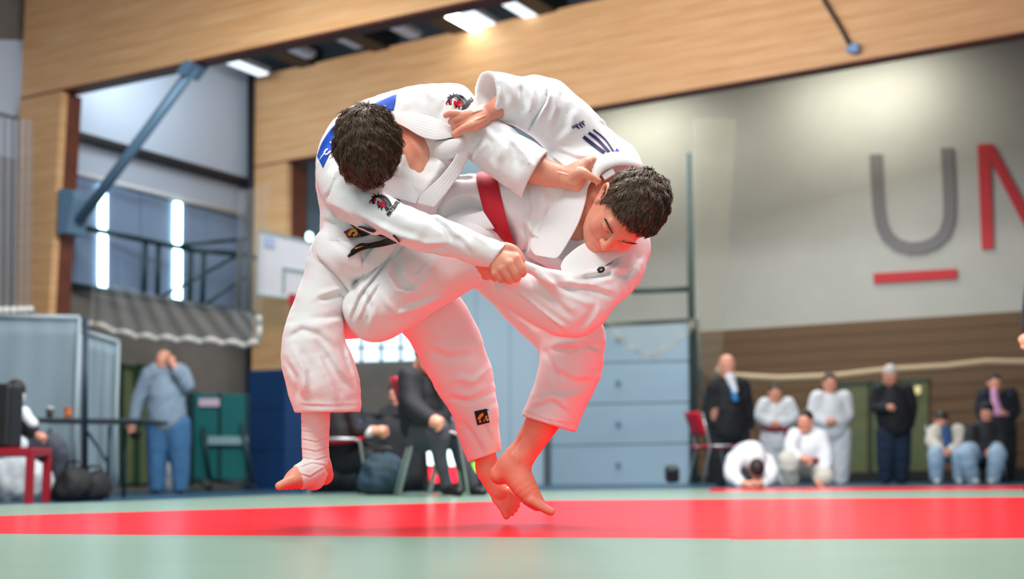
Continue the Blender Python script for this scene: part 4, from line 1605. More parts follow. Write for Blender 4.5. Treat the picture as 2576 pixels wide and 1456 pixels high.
# bearded man in hoodie
L, S = legs(424, 27, 1075, 1150, 1245, 36, 26, 20, sp=1.05)
bperson('bearded man in grey blue hoodie and jeans with hand raised to face', 16.5, (424, 1245),
        [('hoodie', HOOD, [[(420, 945, .0, 36), (418, 1000, .0, 46), (420, 1050, .0, 48)], [(378, 945, .0, 22), (352, 1000, .02, 19), (338, 1050, -.02, 15)],
                           [(455, 945, .0, 24), (470, 972, -.08, 19), (446, 938, -.18, 14)], [(395, 938, 0, 24), (445, 938, 0, 24)]]),
         ('trousers', JEANS, L), ('shoes', SHOE, S)],
        (412, 912, 58, (-.12, -.1, 1), UPV), hands=[[(446, 938, -.18, 10), (432, 914, -.16, 9)], [(338, 1050, -.02, 10), (334, 1072, -.03, 9)]], beard=HAIRD)
o = MB()
quad_at(o, [(328, 1078), (352, 1084), (348, 1108), (326, 1102)], 16.45, .12)
tag(o.build('black_pouch', BLACKPL, bevel=.02), 'black pouch held by the bearded man', 'pouch')

# woman behind the speaker
bperson('long haired woman with pale mask seated behind the loudspeaker', 12.2, (110, 1262),
        [('jacket', BLACKC, [[(30, 1050, .0, 34), (40, 1110, .0, 40)], [(60, 1050, -.05, 18), (85, 1090, -.12, 15)]]),
         ('sleeve', WHITESH, [[(60, 1040, -.08, 15), (82, 1068, -.12, 13)], [(30, 1110, -.12, 22), (55, 1120, -.14, 18)]]),
         ('trousers', GREYTR, [[(50, 1125, 0, 34), (130, 1120, -.1, 28), (152, 1160, -.1, 22), (130, 1240, -.05, 18)], [(60, 1130, .1, 30), (120, 1150, .1, 26), (105, 1235, .1, 18)]]),
         ('shoes', SHOE, [[(130, 1252, -.05, 9), (158, 1254, -.1, 8)], [(105, 1252, .1, 9), (130, 1254, .06, 8)]]),
         ('mask', MASK, [[(50, 1000, -.10, 13), (50, 1012, -.10, 11)]])],
        (40, 992, 60, (.55, -.15, .8), UPV), hands=[[(85, 1090, -.12, 10), (100, 1100, -.14, 9)]],
        hair=(HAIRD, .02, lambda P: np.where(P[:, 1] < 0.045, P[:, 2] + 0.2, P[:, 2] - 0.055)))

# official on the chair
bperson('official in black suit and grey trousers seated on a steel chair', 9.5, (1120, 1256),
        [('jacket', SUIT, [[(1052, 965, .0, 52), (1060, 1030, .0, 60), (1066, 1085, .0, 58)], [(1030, 960, -.12, 32), (1040, 1030, -.22, 28), (1085, 1065, -.3, 22)], [(1095, 960, .12, 30), (1120, 1030, .1, 26), (1105, 1065, -.1, 20)]]),
         ('trousers', GREYTR, [[(1060, 1095, .0, 52), (1098, 1092, -.25, 34), (1106, 1160, -.25, 20), (1122, 1225, -.22, 17)], [(1070, 1100, .1, 46), (1140, 1100, .1, 32), (1165, 1170, .1, 20), (1190, 1225, .1, 17)]]),
         ('shoes', SHOE, [[(1122, 1240, -.2, 15), (1156, 1246, -.3, 12)], [(1190, 1242, .1, 14), (1215, 1246, .05, 11)]]),
         ('shirt', WHITESH, [[(1090, 935, -.08, 14), (1108, 985, -.14, 10)]]), ('tie', TIE, [[(1098, 955, -.12, 7), (1118, 1010, -.16, 8)]])],
        (1076, 905, 84, (.75, -.25, .45), UPV), hands=[[(1085, 1065, -.3, 18), (1098, 1070, -.34, 17)], [(1105, 1065, -.1, 14), (1100, 1072, -.2, 13)]], z=0.0, hair=(HAIRD, .008, None))
# people at the score table
bperson('person in black suit with white cuff leaning on the score table', 11.2, (880, 1242),
        [('jacket', SUIT, [[(862, 1040, .0, 42), (868, 1100, .0, 52), (870, 1140, .0, 48)], [(890, 1040, -.1, 24), (905, 1085, -.15, 20), (925, 1085, -.2, 17)]]),
         ('trousers', SUIT, [[(870, 1150, 0, 44), (930, 1150, -.15, 32), (930, 1225, -.15, 22)], [(870, 1150, .1, 40), (925, 1155, .1, 30), (915, 1225, .1, 20)]]),
         ('shoes', SHOE, [[(930, 1234, -.15, 10), (955, 1236, -.2, 9)], [(915, 1234, .1, 10), (940, 1236, .05, 9)]]),
         ('cuff', WHITESH, [[(924, 1084, -.2, 16), (932, 1084, -.21, 15)]]), ('lanyard', mat('blue_lanyard', srgb(40, 110, 200), .6), [[(895, 1045, -.14, 10), (905, 1062, -.16, 9)]])],
        (880, 985, 66, (.6, -.2, .7), UPV), hands=[[(930, 1084, -.21, 13), (955, 1084, -.24, 12)]], z=0.0, hair=(HAIRD, .01, None))
bperson('person in dark clothes with crossed arm on the far side of the score table', 13.4, (985, 1236),
        [('jacket', BLACKC, [[(992, 1040, .0, 34), (985, 1090, .0, 42), (985, 1140, .0, 40)], [(970, 1045, -.1, 18), (975, 1090, -.18, 16), (1010, 1080, -.2, 13)]]),
         ('trousers', BLACKC, [[(975, 1150, 0, 34), (965, 1170, -.2, 26), (965, 1222, -.2, 18)], [(995, 1150, 0, 34), (1010, 1170, -.2, 26), (1010, 1222, -.2, 18)]]),
         ('shoes', SHOE, [[(965, 1228, -.2, 8), (962, 1230, -.32, 7)], [(1010, 1228, -.2, 8), (1014, 1230, -.32, 7)]])],
        (998, 992, 56, (-.3, -.2, .9), UPV), hands=[[(1010, 1080, -.2, 9), (1020, 1070, -.2, 8)]], z=0.0, hair=(HAIRD, .012, None))

# spectators on the right
L, S = legs(1836, 22, 1090, 1150, 1224, 36, 28, 20)
bperson('bald official in black suit with bright blue tie standing by the chair', 18.4, (1836, 1224),
        [('jacket', SUIT, [[(1833, 975, .0, 36), (1832, 1030, .0, 46), (1832, 1080, .0, 48)], [(1800, 975, .0, 22), (1786, 1030, .0, 18), (1796, 1062, -.1, 14)], [(1866, 975, .0, 22), (1880, 1030, .0, 18), (1884, 1070, .0, 14)], [(1806, 966, 0, 20), (1860, 966, 0, 20)]]),
         ('trousers', mat('brown_black_trousers', srgb(34, 28, 30), .8), L), ('shoes', SHOE, S), ('shirt', WHITESH, [[(1836, 948, -.13, 12), (1848, 985, -.24, 8)]]), ('tie', TIE, [[(1838, 962, -.17, 6), (1850, 1005, -.28, 8)]])],
        (1829, 922, 60, (.1, -.1, 1), UPV), hands=[[(1796, 1062, -.1, 9), (1798, 1040, -.16, 9)], [(1884, 1070, .0, 9), (1884, 1086, .0, 9)]])
L, S = legs(1954, 17, 1110, 1160, 1222, 30, 24, 19)
bperson('small judoka standing in white gi with crimson belt', 19.2, (1954, 1222),
        [('jacket', GIB, [[(1953, 1015, .0, 30), (1953, 1060, .0, 36), (1954, 1110, .0, 38)], [(1925, 1018, .0, 18), (1914, 1050, -.05, 17), (1938, 1064, -.18, 13)], [(1982, 1018, .0, 18), (1993, 1050, -.05, 17), (1968, 1066, -.18, 13)]]),
         ('trousers', GIB, L), ('shoes', SHOEW, S), ('belt', CRIM, [[(1922, 1076, -.10, 7), (1954, 1080, -.24, 7), (1986, 1076, -.10, 7)], [(1974, 1080, -.24, 5), (1982, 1120, -.26, 5)]], 2)],
        (1950, 991, 46, FW, UPV), hands=[[(1938, 1064, -.2, 7), (1948, 1066, -.24, 7)]], hair=(HAIRD, .006, None), group='judoka waiting beside the far mats')
L, S = legs(2090, 23, 1095, 1150, 1222, 34, 27, 21)
bperson('tall judoka standing in white gi with hands folded in front', 19.2, (2090, 1222),
        [('jacket', GIB, [[(2090, 1005, .0, 34), (2090, 1050, .0, 42), (2090, 1078, .0, 44)], [(2058, 1005, .0, 21), (2050, 1045, -.05, 18), (2076, 1066, -.2, 14)], [(2122, 1005, .0, 21), (2130, 1045, -.05, 18), (2104, 1066, -.2, 14)]]),
         ('trousers', GIB, L), ('shoes', SHOEW, S), ('belt', SUIT, [[(2056, 1070, -.08, 5), (2090, 1074, -.25, 5), (2124, 1070, -.08, 5)]], 2)],
        (2088, 966, 50, FW, UPV), hands=[[(2076, 1066, -.22, 8), (2090, 1062, -.27, 9)], [(2104, 1066, -.22, 8), (2090, 1066, -.27, 9)]], hair=(HAIRD, .008, None), group='judoka waiting beside the far mats')
bperson('judoka in white gi bowing deeply with head near the mat', 13.0, (1890, 1232),
        [('jacket', GIB, [[(1880, 1165, .12, 46), (1890, 1150, -.05, 36), (1895, 1160, -.15, 32)], [(1850, 1165, -.1, 24), (1842, 1200, -.2, 21), (1862, 1222, -.35, 15)], [(1925, 1170, -.1, 24), (1940, 1200, -.2, 20), (1922, 1222, -.35, 15)]]),
         ('trousers', GIB, [[(1862, 1180, .2, 38), (1850, 1212, .05, 22), (1850, 1216, .4, 18)], [(1912, 1180, .2, 38), (1928, 1212, .05, 22), (1928, 1216, .4, 18)]]),
         ('back_patch', BLUEJ, [[(1862, 1178, -.12, 7), (1866, 1165, -.14, 7), (1884, 1150, -.18, 6)]], 2)],
        (1903, 1186, 54, (.05, -.97, .1), (.02, .0, 1), -.34), hands=[[(1862, 1222, -.35, 11), (1884, 1226, -.42, 10)], [(1922, 1222, -.35, 11), (1902, 1226, -.42, 10)]], z=0.0, hair=(HAIRD, .008, None), group='judoka waiting beside the far mats')
bperson('judoka in cream white gi squatting with arms on the knees', 14.2, (2035, 1230),
        [('jacket', GIB, [[(2030, 1105, .0, 34), (2035, 1140, .0, 44), (2040, 1165, .05, 46)], [(2000, 1105, -.05, 20), (1990, 1140, -.15, 18), (2010, 1160, -.25, 14)], [(2062, 1110, -.05, 22), (2078, 1160, -.15, 19), (2070, 1200, -.25, 15)]]),
         ('trousers', mat('cream_gi_far', srgb(206, 200, 188), .85), [[(2020, 1180, .1, 38), (1985, 1168, -.2, 28), (1990, 1215, -.15, 20)], [(2060, 1185, .1, 36), (2072, 1210, -.25, 26), (2060, 1218, .1, 18)]]),
         ('belt', CRIM, [[(2000, 1160, -.14, 6), (2035, 1168, -.22, 6), (2070, 1165, -.14, 6)]], 2)],
        (2026, 1068, 54, (-.6, -.1, .75), UPV, -.06), hands=[[(2010, 1160, -.27, 9), (2024, 1164, -.3, 9)], [(2070, 1200, -.27, 9), (2066, 1216, -.3, 9)]], z=0.0, hair=(HAIRD, .006, None), group='judoka waiting beside the far mats')
L, S = legs(2248, 19, 1090, 1150, 1220, 30, 24, 18)
bperson('grey haired man in black jacket and dark jeans looking at his hands', 19.6, (2248, 1220),
        [('jacket', BLACKC, [[(2246, 985, .0, 34), (2246, 1030, .0, 42), (2250, 1070, .0, 42)], [(2214, 985, .0, 20), (2204, 1025, .0, 17), (2226, 1030, -.22, 13)], [(2280, 985, .0, 20), (2290, 1030, .0, 18), (2284, 1070, .0, 15)]]),
         ('trousers', JEANSD, L), ('shoes', SHOE, S)],
        (2240, 946, 52, (.05, -.45, .9), (0, .9, .4)), hands=[[(2226, 1030, -.22, 8), (2238, 1028, -.27, 8)]], hair=(HAIRG, .003, None), group='spectators by the brown wall')
bperson('judoka seated with cream jacket open over a blue top', 18.6, (2385, 1222),
        [('jacket', CREAM, [[(2382, 1085, .0, 32), (2382, 1115, .0, 38)], [(2354, 1090, -.05, 19), (2346, 1115, -.12, 17), (2364, 1135, -.3, 13)], [(2410, 1090, -.05, 19), (2416, 1115, -.12, 17), (2396, 1135, -.3, 13)]]),
         ('trousers', PALEJ, [[(2370, 1145, 0, 26), (2356, 1150, -.35, 21), (2356, 1205, -.32, 16)], [(2396, 1145, 0, 26), (2412, 1150, -.35, 21), (2414, 1205, -.32, 16)]]),
         ('shoes', SHOEW, [[(2358, 1214, -.32, 8), (2358, 1216, -.46, 7)], [(2412, 1214, -.32, 8), (2414, 1216, -.46, 7)]]), ('shirt', BLUEJ, [[(2380, 1085, -.14, 12), (2386, 1130, -.22, 13)]])],
        (2368, 1062, 46, (-.15, -.5, .8), (0, .9, .45)), hands=[[(2364, 1135, -.3, 8), (2374, 1140, -.34, 8)], [(2396, 1135, -.3, 8), (2384, 1142, -.34, 8)]], hair=(HAIRD, .012, None), group='spectators by the brown wall')
bperson('person in black hood and pale jeans seated beside the cream jacket', 18.4, (2470, 1222),
        [('jacket', BLACKC, [[(2478, 1080, .0, 36), (2476, 1120, .0, 46), (2476, 1140, .0, 46)], [(2446, 1090, -.05, 20), (2444, 1125, -.2, 18), (2470, 1135, -.3, 14)], [(2510, 1090, -.05, 20), (2516, 1125, -.2, 18), (2490, 1135, -.3, 14)]]),
         ('trousers', PALEJ, [[(2456, 1145, 0, 30), (2434, 1148, -.38, 24), (2446, 1210, -.34, 17)], [(2494, 1145, 0, 30), (2508, 1148, -.38, 24), (2498, 1210, -.34, 17)]]),
         ('shoes', SHOEW, [[(2448, 1214, -.34, 8), (2456, 1216, -.48, 7)], [(2498, 1214, -.34, 8), (2494, 1216, -.48, 7)]])],
        (2482, 1040, 46, (-.3, -.2, .9), UPV), hands=[[(2470, 1135, -.3, 8), (2480, 1140, -.33, 8)]], hair=(BLACKC, .02, lambda P: np.where(P[:, 1] < .03, P[:, 2] + .12, P[:, 2] - .05)), group='spectators by the brown wall')
L, S = legs(2510, 20, 1085, 1145, 1215, 32, 26, 20)
bperson('person in navy jacket and pink shirt standing behind the seated pair', 20.2, (2510, 1215),
        [('jacket', mat('navy_jacket', srgb(24, 28, 44), .75), [[(2508, 995, .0, 34), (2510, 1040, .0, 42), (2510, 1075, .0, 42)], [(2478, 995, .0, 20), (2470, 1035, .0, 18), (2480, 1060, -.1, 14)], [(2540, 995, .0, 20), (2550, 1035, .0, 18), (2534, 1045, -.18, 13)]]),
         ('trousers', SUIT, L), ('shoes', SHOE, S), ('shirt', PINKSH, [[(2500, 985, -.14, 9), (2510, 1040, -.25, 11)]])],
        (2502, 966, 48, (-.05, -.1, 1), UPV), hands=[[(2534, 1045, -.2, 8), (2524, 1042, -.26, 8)]], hair=(HAIRD, .004, None), beard=HAIRD, group='spectators by the brown wall')

# seats under the two seated spectators
for px_, c_, lab_ in ((2388, 18.9, 'dark chair under the judoka with cream jacket'), (2478, 18.8, 'dark chair under the person in black hood')):
    chair(px_, c_, -1.6, lab_, z=-.05, red=BLACKPL, group='spectator chairs')

# referee just outside the right edge, one hand and one shoe in view
bperson('referee at the right picture edge with only hand and shoe in view', 8.5, (2690, 1246),
        [('jacket', SUIT, [[(2690, 700, .0, 70), (2690, 800, .0, 84), (2690, 900, .0, 84)], [(2625, 690, .0, 40), (2606, 780, .0, 34), (2598, 835, -.05, 27)], [(2755, 690, .0, 40), (2780, 790, .0, 34), (2790, 870, .0, 27)]]),
         ('trousers', GREYTR, [[(2660, 920, .0, 70), (2652, 1080, .0, 48), (2648, 1215, .0, 36)], [(2722, 920, .0, 70), (2730, 1080, .0, 48), (2734, 1215, .0, 36)]]),
         ('shoes', SHOE, [[(2648, 1232, .0, 16), (2586, 1236, -.05, 12)], [(2734, 1232, .0, 16), (2700, 1236, -.12, 12)]])],
        (2690, 605, 100, (-.8, -.1, .5), UPV), hands=[[(2598, 835, -.05, 18), (2590, 858, -.06, 17)]], z=0.0, hair=(HAIRD, .008, None))

# ================================================================== FIGHTER IN THE BLACK BELT
SK1 = skin('skin_warm', srgb(238, 166, 140))
HAIR = mat('dark_brown_hair', srgb(112, 90, 72), 0.5, noise=0.5, nscale=90, col2=srgb(58, 45, 38), spec=0.35)
BLACKB = mat('black_belt_cotton', srgb(14, 15, 20), 0.7, bump=0.3, bscale=300)
RM = 0.0045
tori = thing('person', 'judo fighter in white gi and black belt bending forward with head down', 'person', FL(960, 1322), 'two judo fighters in mid throw')

# --- jacket
J = pxvol(765, 190, 1410, 790, -0.40, 0.26, RM)
J.chain(pts([(880, 640, .04, 82), (893, 580, .04, 86), (888, 505, .04, 84), (889, 440, .05, 94), (915, 372, .07, 102), (985, 325, .08, 92), (1070, 296, .07, 84), (1128, 284, .06, 76)]), 0.02)
J.chain(pts([(930, 620, .01, 82), (985, 545, .0, 88), (1040, 465, .01, 82), (1090, 400, .02, 74), (1130, 350, .03, 62), (1150, 320, .03, 50)]), 0.03)
# arm crossing in front
J.chain(pts([(868, 430, -.01, 74), (880, 490, -.09, 62), (950, 536, -.165, 54), (1022, 568, -.21, 50), (1085, 592, -.225, 49), (1150, 606, -.232, 43), (1215, 632, -.24, 39), (1262, 645, -.245, 37)]), 0.022)
# arm reaching to the collar
J.chain(pts([(1140, 296, .03, 72), (1202, 342, -.01, 62), (1262, 384, -.045, 64), (1318, 420, -.06, 67), (1365, 450, -.062, 68)]), 0.02)
# skirt of the jacket
J.chain(pts([(838, 630, -.02, 56), (846, 680, -.045, 44), (880, 748, -.055, 9)]), 0.02, flat=((0, 0, 1), 1.3))
J.chain(pts([(880, 640, -.05, 50), (925, 668, -.05, 38), (975, 640, -.04, 30)]), 0.015)
# opening over the chest
J.chain(pts([(1022, 325, -.10, 46), (1055, 385, -.095, 56), (1030, 462, -.10, 40)]), 0.008, 'sub')
J.chain(pts([(985, 340, -.16, 80), (960, 400, -.2, 90)]), 0.01, 'sub')
# folds
for L, w, a in (
        ([(893, 545), (960, 590), (1010, 622)], 10, .005), ([(940, 560), (1000, 590), (1050, 605)], 12, -.004), ([(1080, 545), (1120, 575), (1140, 610)], 11, .006),
        ([(1150, 568), (1195, 590), (1230, 612)], 9, -.003), ([(1020, 612), (1075, 625), (1130, 622)], 9, .005), ([(1140, 590), (1165, 612), (1185, 640)], 8, .003),
        ([(1200, 320), (1235, 360), (1240, 410)], 13, .007), ([(1250, 320), (1290, 370), (1300, 420)], 14, .006), ([(1215, 345), (1190, 380), (1180, 400)], 9, .006),
        ([(1270, 340), (1320, 385), (1335, 420)], 10, -.004), ([(1140, 215), (1120, 260), (1110, 290)], 12, .005), ([(1165, 230), (1140, 262), (1128, 290)], 10, -.004),
        ([(1060, 225), (1075, 260)], 14, .003), ([(815, 520), (850, 535), (870, 548)], 10, .003), ([(815, 555), (850, 566)], 8, .004),
        ([(822, 500), (838, 470), (848, 440)], 7, .003), ([(830, 600), (870, 625), (900, 640)], 7, .004), ([(800, 648), (850, 690), (882, 735)], 6, .003),
        ([(1100, 390), (1130, 420), (1110, 450)], 9, .005), ([(1000, 240), (960, 262), (900, 300)], 18, -.002)):
    J.crease(L, w, a)
J.waves(3, 0.0022, 0.11)
# cuffs: flat cut and hollow
c = pt(1254, 641, -.244, 0)
trim(J, c, (0.80, -0.60 * -1 * -1, 0.0), 0.075)
J.chain(pts([(1230, 636, -.242, 27), (1256, 642, -.245, 29), (1320, 662, -.25, 36)]), 0.002, 'sub')
c = pt(1347, 440, -.06, 0)
trim(J, c, (0.87, -0.49, -0.10), 0.115)
J.chain(pts([(1322, 424, -.058, 54), (1347, 440, -.062, 60), (1420, 490, -.07, 68)]), 0.002, 'sub')
jv, jq = J.mesh(3)
jacket1 = vol_obj('jacket', [(jv, jq)], GI, tori, 'white judo jacket with blue back patch')

# collar bands
ribbon('collar_band', [(972, 284, -.012), (1020, 281, -.03), (1070, 288, -.045), (1112, 305, -.05), (1158, 332, -.06)],
       [(986, 303, -.02), (1022, 322, -.055), (1062, 345, -.07), (1100, 352, -.075), (1140, 345, -.068)], GIR, jacket1, thick=0.012, ribs=8, n=30, m=33, off=.004)
ribbon('collar_band', [(1186, 335, -.04), (1180, 380, -.05), (1163, 428, -.065), (1132, 474, -.085), (1092, 523, -.11)],
       [(1164, 338, -.06), (1146, 392, -.075), (1112, 440, -.09), (1078, 472, -.10), (1040, 508, -.12)], GIR, jacket1, thick=0.012, ribs=5, n=30, m=21, off=.004)
ribbon('collar_band', [(988, 442, -.075), (1015, 452, -.09), (1040, 470, -.105), (1054, 492, -.115)],
       [(938, 478, -.115), (975, 492, -.125), (1015, 503, -.13), (1046, 512, -.13)], GIR, jacket1, thick=0.012, ribs=9, n=24, m=37, off=.004)
# cloth bunched under the gripping hand
ribbon('lapel_fold', [(1096, 352, -.05), (1130, 350, -.065), (1158, 345, -.07), (1172, 336, -.06)], [(1088, 392, -.03), (1115, 402, -.05), (1145, 398, -.055), (1166, 380, -.05)], GI, jacket1, thick=.02, bulge=.016, n=20, m=13)

# corner of the jacket skirt hanging over the thigh
ribbon('jacket_skirt', [(806, 606), (796, 640), (846, 692), (884, 742)], [(882, 608), (906, 640), (912, 690), (892, 750)], GI, jacket1, [J], off=.012, thick=.008, bulge=.006, n=30, m=15)
ribbon('jacket_skirt', [(1002, 604), (985, 640), (950, 672), (915, 690)], [(940, 622), (925, 640), (912, 660), (905, 680)], GI, jacket1, [J], off=.008, thick=.008, bulge=.004, n=24, m=13)

# --- trousers
T = pxvol(690, 560, 1290, 1190, -0.24, 0.34, RM)
T.chain(pts([(868, 630, .02, 84), (830, 710, .0, 70), (801, 780, -.02, 66), (790, 845, -.04, 76), (790, 892, -.05, 84), (806, 942, -.05, 90), (820, 992, -.05, 86), (829, 1060, -.05, 78)]), 0.02)
T.chain(pts([(935, 635, .07, 84), (1015, 725, .13, 82), (1090, 800, .15, 83), (1128, 862, .15, 83), (1160, 935, .15, 77), (1185, 1005, .15, 64), (1204, 1080, .15, 53), (1224, 1175, .15, 42)]), 0.02)
for L, w, a in (
        ([(800, 755), (850, 740), (882, 735)], 9, .007), ([(860, 790), (820, 800), (780, 800)], 11, .004), ([(725, 850), (760, 830), (800, 840), (840, 880)], 12, .005),
        ([(740, 880), (765, 930), (770, 990)], 12, -.005), ([(790, 850), (840, 930), (880, 980)], 13, .006), ([(720, 905), (745, 950), (752, 1000)], 9, .004),
        ([(800, 900), (830, 960), (850, 1010)], 10, -.004), ([(860, 870), (880, 930), (895, 970)], 8, .004), ([(752, 1018), (830, 1022), (905, 1018)], 3.5, .0022),
        ([(1080, 880), (1130, 900), (1190, 890)], 14, .005), ([(1150, 950), (1190, 960), (1225, 930)], 12, -.005), ([(1130, 1000), (1180, 1010), (1235, 985)], 11, .005),
        ([(1165, 1060), (1200, 1110), (1215, 1140)], 9, .003), ([(1230, 1010), (1215, 1060), (1235, 1110)], 9, .004), ([(1060, 840), (1110, 860), (1160, 840)], 12, .003)):
    T.crease(L, w, a)
T.waves(8, 0.0025, 0.13)
trim(T, pt(829, 1037, -.05, 0), (0.01, -1, -0.1), 0.14)
T.chain(pts([(824, 985, -.05, 68), (829, 1037, -.05, 68), (830, 1100, -.05, 74)]), 0.002, 'sub')
trim(T, pt(1222, 1147, .15, 0), (0.33, -0.93, -0.1), 0.085)
T.chain(pts([(1204, 1085, .15, 41), (1222, 1147, .15, 35), (1235, 1200, .15, 40)]), 0.002, 'sub')
tv, tq = T.mesh(3)
trous1 = vol_obj('trousers', [(tv, tq)], GI, tori, 'wide white judo trousers')
strokes('trouser_label', [([(1199, 1040), (1226, 1032)], 2), ([(1196, 1035), (1229, 1030)], 2)], BLACKP, trous1, [T])
lab = strokes('trouser_label', [([(1197, 1052), (1228, 1045)], 36)], BLACKP, trous1, [T], label='small black square label')
strokes('label_emblem', [([(1204, 1055), (1209, 1046), (1217, 1042), (1222, 1048), (1219, 1056)], 7, 9), ([(1205, 1060), (1219, 1058)], 6)], GOLDP, lab, [T], 0.0035)

# --- belt, label and ends
ring_band('belt', [J], pt(898, 590, .03, 0)[:3], unit((0.28, 0.92, 0.0)), (0, 0, -1), 0.045, BLACKB, tori, off=-.034)
belt1 = ribbon('belt_end', [(992, 590), (960, 604), (925, 612), (905, 616), (880, 636), (874, 644)], [(1006, 610), (962, 620), (925, 626), (905, 632), (888, 642), (876, 647)], BLACKB, tori, [J], off=.02, thick=.006, bulge=.002)
ribbon('belt_end', [(893, 571), (916, 570), (945, 580)], [(908, 596), (925, 592), (946, 582)], BLACKB, tori, [J], off=.012, thick=.006, bulge=.002, n=12)
ribbon('belt_end', [(925, 612), (905, 612), (886, 626), (881, 632)], [(925, 620), (906, 622), (890, 630), (882, 634)], BLACKB, tori, [J], off=.028, thick=.004, bulge=.002, n=12)
bl = ribbon('belt_label', [(864, 583), (878, 576), (892, 573)], [(876, 598), (890, 597), (907, 596)], MAROONP, tori, [J], off=.014, thick=.003, bulge=.001, n=10, label='dark red and gold belt label')
strokes('label_emblem', [([(878, 592), (883, 582), (892, 579), (897, 588), (888, 592)], 8, 7)], GOLDP, bl, [J], 0.022)
strokes('stitching', [([(893, 625), (912, 619)], 4, 2)], GOLDP, belt1, [J], 0.032)

# --- back patch, emblems
ribbon('back_patch', [(797, 392), (812, 355), (838, 318), (880, 288), (930, 265), (998, 235)], [(812, 422), (830, 385), (862, 335), (895, 305), (945, 282), (990, 277)], BLUEP, jacket1, [J], off=.0035, thick=.002, bulge=0, smooth_z=1, n=40, m=9, label='blue back patch with white letters')
pl = []
for (x, y), a in (((826, 384), -58), ((842, 355), -55), ((862, 330), -45), ((966, 276), -14), ((944, 283), -20)):
    ca, sa = math.cos(math.radians(a)), math.sin(math.radians(a))
    ax, up = np.array([ca, sa]), np.array([sa, -ca])
    pl += text_strokes('S' if (x, y) != (842, 355) else 'U', np.array([x, y]) - ax * 8 - up * 9, ax, up * 18, 15, 0, 4.2)
strokes('back_letters', pl, WHITEP, jacket1, [J], 0.0075, label='white letters on the back patch')


def emblem(o, ax, up, par, vols, nm):
    o, ax, up = np.array(o, float), np.array(ax, float), np.array(up, float)
    q = lambda L: [o + ax * x + up * y for x, y in L]
    blk = [(q([(-31, -8), (-27, 3), (-20, 10), (-8, 15), (6, 14), (18, 7), (28, -3)]), 6, 7), (q([(-24, 2), (-26, -8), (-24, -16)]), 9, 5), (q([(-18, 10), (-4, 7), (10, 1), (24, -10)]), 4, 5),
           (q([(-22, 6), (-31, 6), (-36, 1)]), 4, 1), (q([(-24, 10), (-32, 14)]), 5, 1), (q([(-17, 14), (-20, 22)]), 4, 1), (q([(-10, 15), (-9, 22)]), 3, 1), (q([(6, -2), (14, -12), (22, -20)]), 6, 7),
           (q([(-3, -12), (-6, -22)]), 8, 3), (q([(3, -15), (5, -25)]), 6, 2), (q([(12, -3), (20, -12), (26, -16)]), 4, 5), (q([(-30, -6), (-36, -14), (-33, -18)]), 3, 1)]
    rd = [(q([(-23, 2), (-22, -8), (-20, -14)]), 5, 2), (q([(-12, -1), (-10, -9), (-6, -15)]), 6, 8), (q([(-4, -3), (2, -9), (4, -15)]), 11, 7), (q([(-2, 1), (9, -2)]), 7, 3), (q([(-36, -8), (-32, -17)]), 3, 1), (q([(8, -6), (12, -12)]), 5, 3)]
    gr = [(q([(-14, 8), (-2, 4), (8, -1)]), 3, 2), (q([(16, -4), (22, -10)]), 2.5, 2)]
    a = strokes(nm, blk, BLACKP, par, vols, .0030)
    strokes(nm + '_red', rd, REDP, par, vols, .0036)
    strokes(nm + '_grey', gr, mat('grey_print', srgb(150, 155, 165), 0.7), par, vols, .0030)


emblem((1154, 254), (0.84, 0.17), (0.13, -0.84), jacket1, [J], 'sleeve_emblem')
strokes('sleeve_lettering', text_strokes('MATSURU', (1163, 286), (0.62, -0.78), (-7.5, -6.5), 5.0, 1.6, 2.9), BLACKP, jacket1, [J], label='black lettering under the emblem')
emblem((962, 507), (0.80, 0.29), (0.26, -0.80), jacket1, [J], 'sleeve_emblem')
strokes('sleeve_lettering', text_strokes('MATSURU', (979, 543), (0.62, -0.80), (-7.0, -6.0), 5.0, 1.7, 2.9), BLACKP, jacket1, [J], label='black lettering under the emblem')

# --- body
parts = []
v = pxvol(960, 270, 1130, 540, -0.18, 0.2, 0.004)
v.chain(pts([(1060, 470, .07, 80), (1042, 400, .055, 84), (1010, 350, .05, 62), (975, 350, .0, 54), (945, 366, -.06, 52)]), 0.03)
v.chain(pts([(1120, 350, .03, 40), (1060, 370, .02, 50)]), 0.03)
v.crease([(1010, 330), (1045, 400), (1040, 470)], 14, .003)
parts.append(v.mesh(2))
HB1 = head_basis((0.05, -0.99, 0.03), (0.06, 0.04, 0.99))
HS1 = 1.04
HC1 = loc3(926, 378, D1 - 0.17)
V_, Q_, c_ = head_vq(HB1, HC1, HS1, 0.0028)
parts.append((V_, Q_, c_))
# front hand, closed on the sleeve
h = pxvol(1195, 595, 1340, 730, -0.32, -0.18, 0.0022)
K = kpx(9)
h.chain(pts([(1175, 622, -.238, 24), (1222, 634, -.243, 25), (1255, 646, -.25, 24)]), K)
for kx, ky, kd, r1, mx_, my_, md, r2, tx, ty, td, r3 in ((1298, 650, -.268, 12.5, 1316, 684, -.268, 10.5, 1300, 691, -.236, 9), (1281, 662, -.278, 12.5, 1301, 698, -.272, 10.5, 1284, 700, -.236, 9),
                                                   (1263, 674, -.274, 12, 1283, 705, -.266, 10, 1270, 702, -.236, 9), (1247, 686, -.264, 10.5, 1262, 704, -.258, 9, 1252, 698, -.236, 8)):
    h.chain(pts([(1248, 642, -.252, 17), ((1248 + kx) / 2, (642 + ky) / 2, (-.252 + kd) / 2 - .002, 14.5), (kx, ky, kd, r1)]), K)
    h.chain(pts([(kx, ky, kd, r1), (mx_, my_, md, r2), (tx, ty, td, r3)]), kpx(2.5))
h.chain(pts([(1258, 622, -.25, 15), (1282, 624, -.25, 13), (1300, 634, -.25, 11), (1312, 654, -.246, 9.5)]), K)
parts.append(h.mesh(1))
